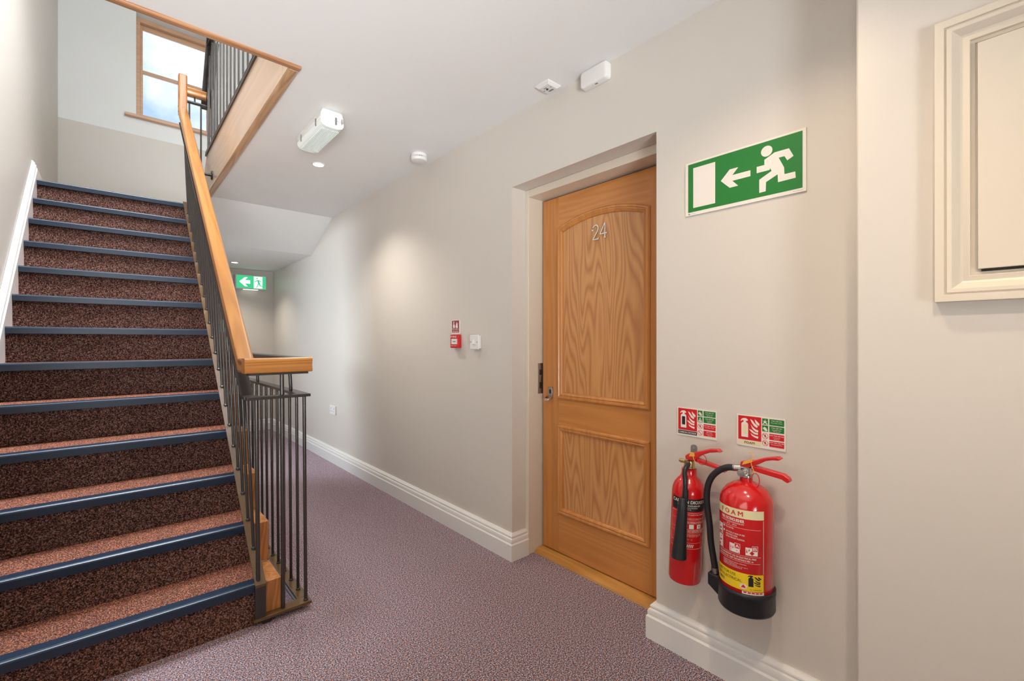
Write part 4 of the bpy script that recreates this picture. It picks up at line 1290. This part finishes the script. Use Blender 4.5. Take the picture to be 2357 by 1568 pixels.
UL = [(0.010, K_(0.755)), (0.012, K_(0.768)), (0.0, K_(0.778)), (-0.020, K_(0.786)), (-0.050, K_(0.800)), (-0.078, K_(0.812)), (-0.104, K_(0.816)), (-0.114, K_(0.807)), (-0.104, K_(0.806)), (-0.076, K_(0.798)), (-0.052, K_(0.785)), (-0.034, K_(0.770)), (-0.028, K_(0.756))]
part('carry_handle', lever(UL, -0.012, 0.012), M_RED, ce_, label='red upper lever', bev=0.003)
LV = [(-0.026, K_(0.754)), (-0.034, K_(0.767)), (-0.112, K_(0.757)), (-0.132, K_(0.745)), (-0.130, K_(0.741)), (-0.104, K_(0.747)), (-0.040, K_(0.753))]
part('squeeze_lever', lever(LV, -0.010, 0.010), M_RED, ce_, label='red lower lever', bev=0.002)
part('discharge_pipe', MB().tube([(-0.012, 0.0, K_(0.742)), (-0.036, -0.010, K_(0.744)), (-0.056, -0.012, K_(0.738)), (-0.066, -0.014, K_(0.722)), (-0.070, -0.020, K_(0.700)), (-0.072, -0.024, K_(0.675)), (-0.072, -0.026, K_(0.640))], 0.0078, 12).xform(lambda x, y, z: (x, y - 0.004 + max(0, K_(0.72) - z) * 0.06, z)), M_RUBBER, ce_, label='black swivel pipe')
part('horn_collar', MB().lathe([(0.0085, K_(0.635)), (0.0105, K_(0.637)), (0.0095, K_(0.667)), (0.008, K_(0.668))], (-0.072, -0.027, 0), 18), M_RUBBER, ce_)
part('horn', MB().lathe([(0.0, K_(0.640)), (0.010, K_(0.642)), (0.0135, K_(0.638)), (0.0165, K_(0.600)), (0.0195, K_(0.530)), (0.0235, K_(0.460)), (0.0255, K_(0.432)), (0.0235, K_(0.432)), (0.020, K_(0.450)), (0.0, K_(0.46))], (0, 0, 0), 26).xform(lambda x, y, z: (x - 0.083 - (K_(0.64) - z) * 0.02, y - 0.025 + (K_(0.64) - z) * 0.02, z)), M_RUBBER, ce_, label='black conical discharge horn', smooth=50)
part('safety_tag', MB().prism([(-0.006, K_(0.770)), (-0.010, K_(0.786)), (-0.024, K_(0.786)), (-0.026, K_(0.774))], 'x', -0.0165, -0.0135), M_YTAG, ce_, label='yellow safety seal tag')
part('safety_seal', MB().tube([(-0.015, -0.018, K_(0.778)), (-0.017, -0.024, K_(0.765)), (-0.017, -0.030, K_(0.752))], 0.0012, 6), M_YTAG, ce_)
ring = [(-0.010, -0.050 - 0.016 * math.sin(a), K_(0.768) + 0.018 * math.cos(a)) for a in [2 * PI * i / 18 for i in range(19)]]
part('pin_ring', MB().tube(ring, 0.0013, 6), M_REDL, ce_)
RL2 = RC + 0.0003
TURN = math.radians(33)
g1 = cyl_map(RL2 + 0.0005, 0, TURN)
UC = 0.066
kz = lambda z: z - cz_
part('label_band', cyl_patch(RL2, -UC, UC, kz(0.585), kz(0.629), 20, TURN), M_BLACK, ce_, label='black carbon dioxide name band', smooth=60)
part('stock_label', cyl_patch(RL2, -0.098, -0.080, kz(0.455), kz(0.612), 6, TURN), M_SIGNW, ce_, label='white label on the left side', smooth=60)
q = MB()
for (s_, a, b, z, h, bo) in [('CARBON DIOXIDE', -0.062, 0.062, 0.6125, 0.0115, 0.015), ('FIRE EXTINGUISHER', -0.040, 0.040, 0.6025, 0.0055, 0.01), ('2 kg CARBON DIOXIDE', -0.030, 0.030, 0.5955, 0.0038, 0.0), ('34 B', -0.006, 0.006, 0.5895, 0.0038, 0.0),
                             ('REMOVE SAFETY PIN, NOTING', -0.020, 0.060, 0.572, 0.0036, 0.01), ('AIM HORN AT BASE OF FIRE', -0.020, 0.059, 0.558, 0.0036, 0.01), ('SQUEEZE HANDLE TO DISCHARGE', -0.020, 0.061, 0.547, 0.0034, 0.01), ('RELEASE HANDLE TO STOP', -0.020, 0.056, 0.5425, 0.0034, 0.01),
                             ('DO NOT HOLD HORN WHILE OPERATING', -0.020, 0.061, 0.517, 0.0034, 0.01), ('USE IN WELL VENTILATED SPACE', -0.020, 0.056, 0.512, 0.0034, 0.01), ('RECHARGE AFTER EVERY USE', -0.012, 0.046, 0.503, 0.002, 0.0), ('CHECK THE WEIGHT EACH YEAR', -0.012, 0.046, 0.4995, 0.002, 0.0), ('KEEP BELOW 60 C', -0.012, 0.038, 0.496, 0.002, 0.0), ('EN 3', -0.012, 0.014, 0.485, 0.002, 0.0)]:
    put_text(q, s_, a, b, kz(z), h, g1, bo)
for (a, b, c_, d_) in [(-0.066, 0.066, 0.5795, 0.5802), (-0.066, 0.066, 0.5545, 0.5550), (-0.066, 0.066, 0.5225, 0.5230), (-0.066, 0.064, 0.5085, 0.5090), (-0.066, 0.064, 0.4730, 0.4735), (-0.066, 0.066, 0.4525, 0.4533), (-0.066, -0.0653, 0.453, 0.580), (0.0653, 0.066, 0.453, 0.580), (0.002, 0.018, 0.5245, 0.5395), (0.030, 0.046, 0.5245, 0.5395)]:
    p_ = cyl_patch(RL2 + 0.0002, a, b, kz(c_), kz(d_), 10, TURN)
    q.add(p_.v, p_.f)
for i in range(4):                                    # slanted maker's mark at the foot of the label
    u = -0.004 + 0.006 * i
    q.add([g1(u, kz(0.458)), g1(u + 0.003, kz(0.458)), g1(u + 0.006, kz(0.4685)), g1(u + 0.003, kz(0.4685))], [(0, 1, 2, 3)])
for i in range(9):                                    # side text column
    p_ = cyl_patch(RL2 + 0.0002, 0.071, 0.078, kz(0.462 + 0.012 * i), kz(0.470 + 0.012 * i), 2, TURN)
    q.add(p_.v, p_.f)
part('label_lettering', q, M_WTEXT, ce_, label='white instruction lettering', smooth=60)
q = MB()
g2 = cyl_map(RL2 + 0.0008, 0, TURN)
q.add([g2(u, kz(z)) for u, z in [(0.039, 0.5385), (0.0355, 0.5315), (0.0380, 0.5315), (0.0365, 0.5255), (0.0410, 0.5330), (0.0385, 0.5330)]], [(0, 1, 2, 3, 4, 5)])
part('label_pictogram', q, M_BLACK, ce_)

# steel wall bracket over the slim extinguisher
wbm = MB()
pts = [(0.816, 0.742), (0.840, 0.742), (0.840, 0.786)] + [(0.828 + 0.012 * math.cos(a), 0.786 + 0.0095 * math.sin(a)) for a in [PI * i / 8 for i in range(1, 8)]] + [(0.816, 0.786)]
wk = thing('wall_bracket', (XW, 0.828, 0.742), 'grey steel hanging bracket screwed above the slim extinguisher', 'bracket')
part('strap', wallpoly(pts, 0.0005, 0.0035), M_STEEL, wk)
part('screw', MB().lathe([(0.0045, 0), (0.004, -0.002), (0, -0.0025)], (XW - 0.0035, 0.828, 0.782), 12, 'x'), M_CHROME, wk)
wk2 = thing('wall_bracket', (XW, 0.607, 0.610), 'steel hanging bracket hidden behind the foam extinguisher', 'bracket')
part('strap', wallbox(0.597, 0.617, 0.610, 0.650, 0.0005, 0.0035), M_STEEL, wk2)
part('hook', MB().box(fx + 0.077, XW - 0.003, 0.603, 0.611, 0.636, 0.642), M_STEEL, wk2)
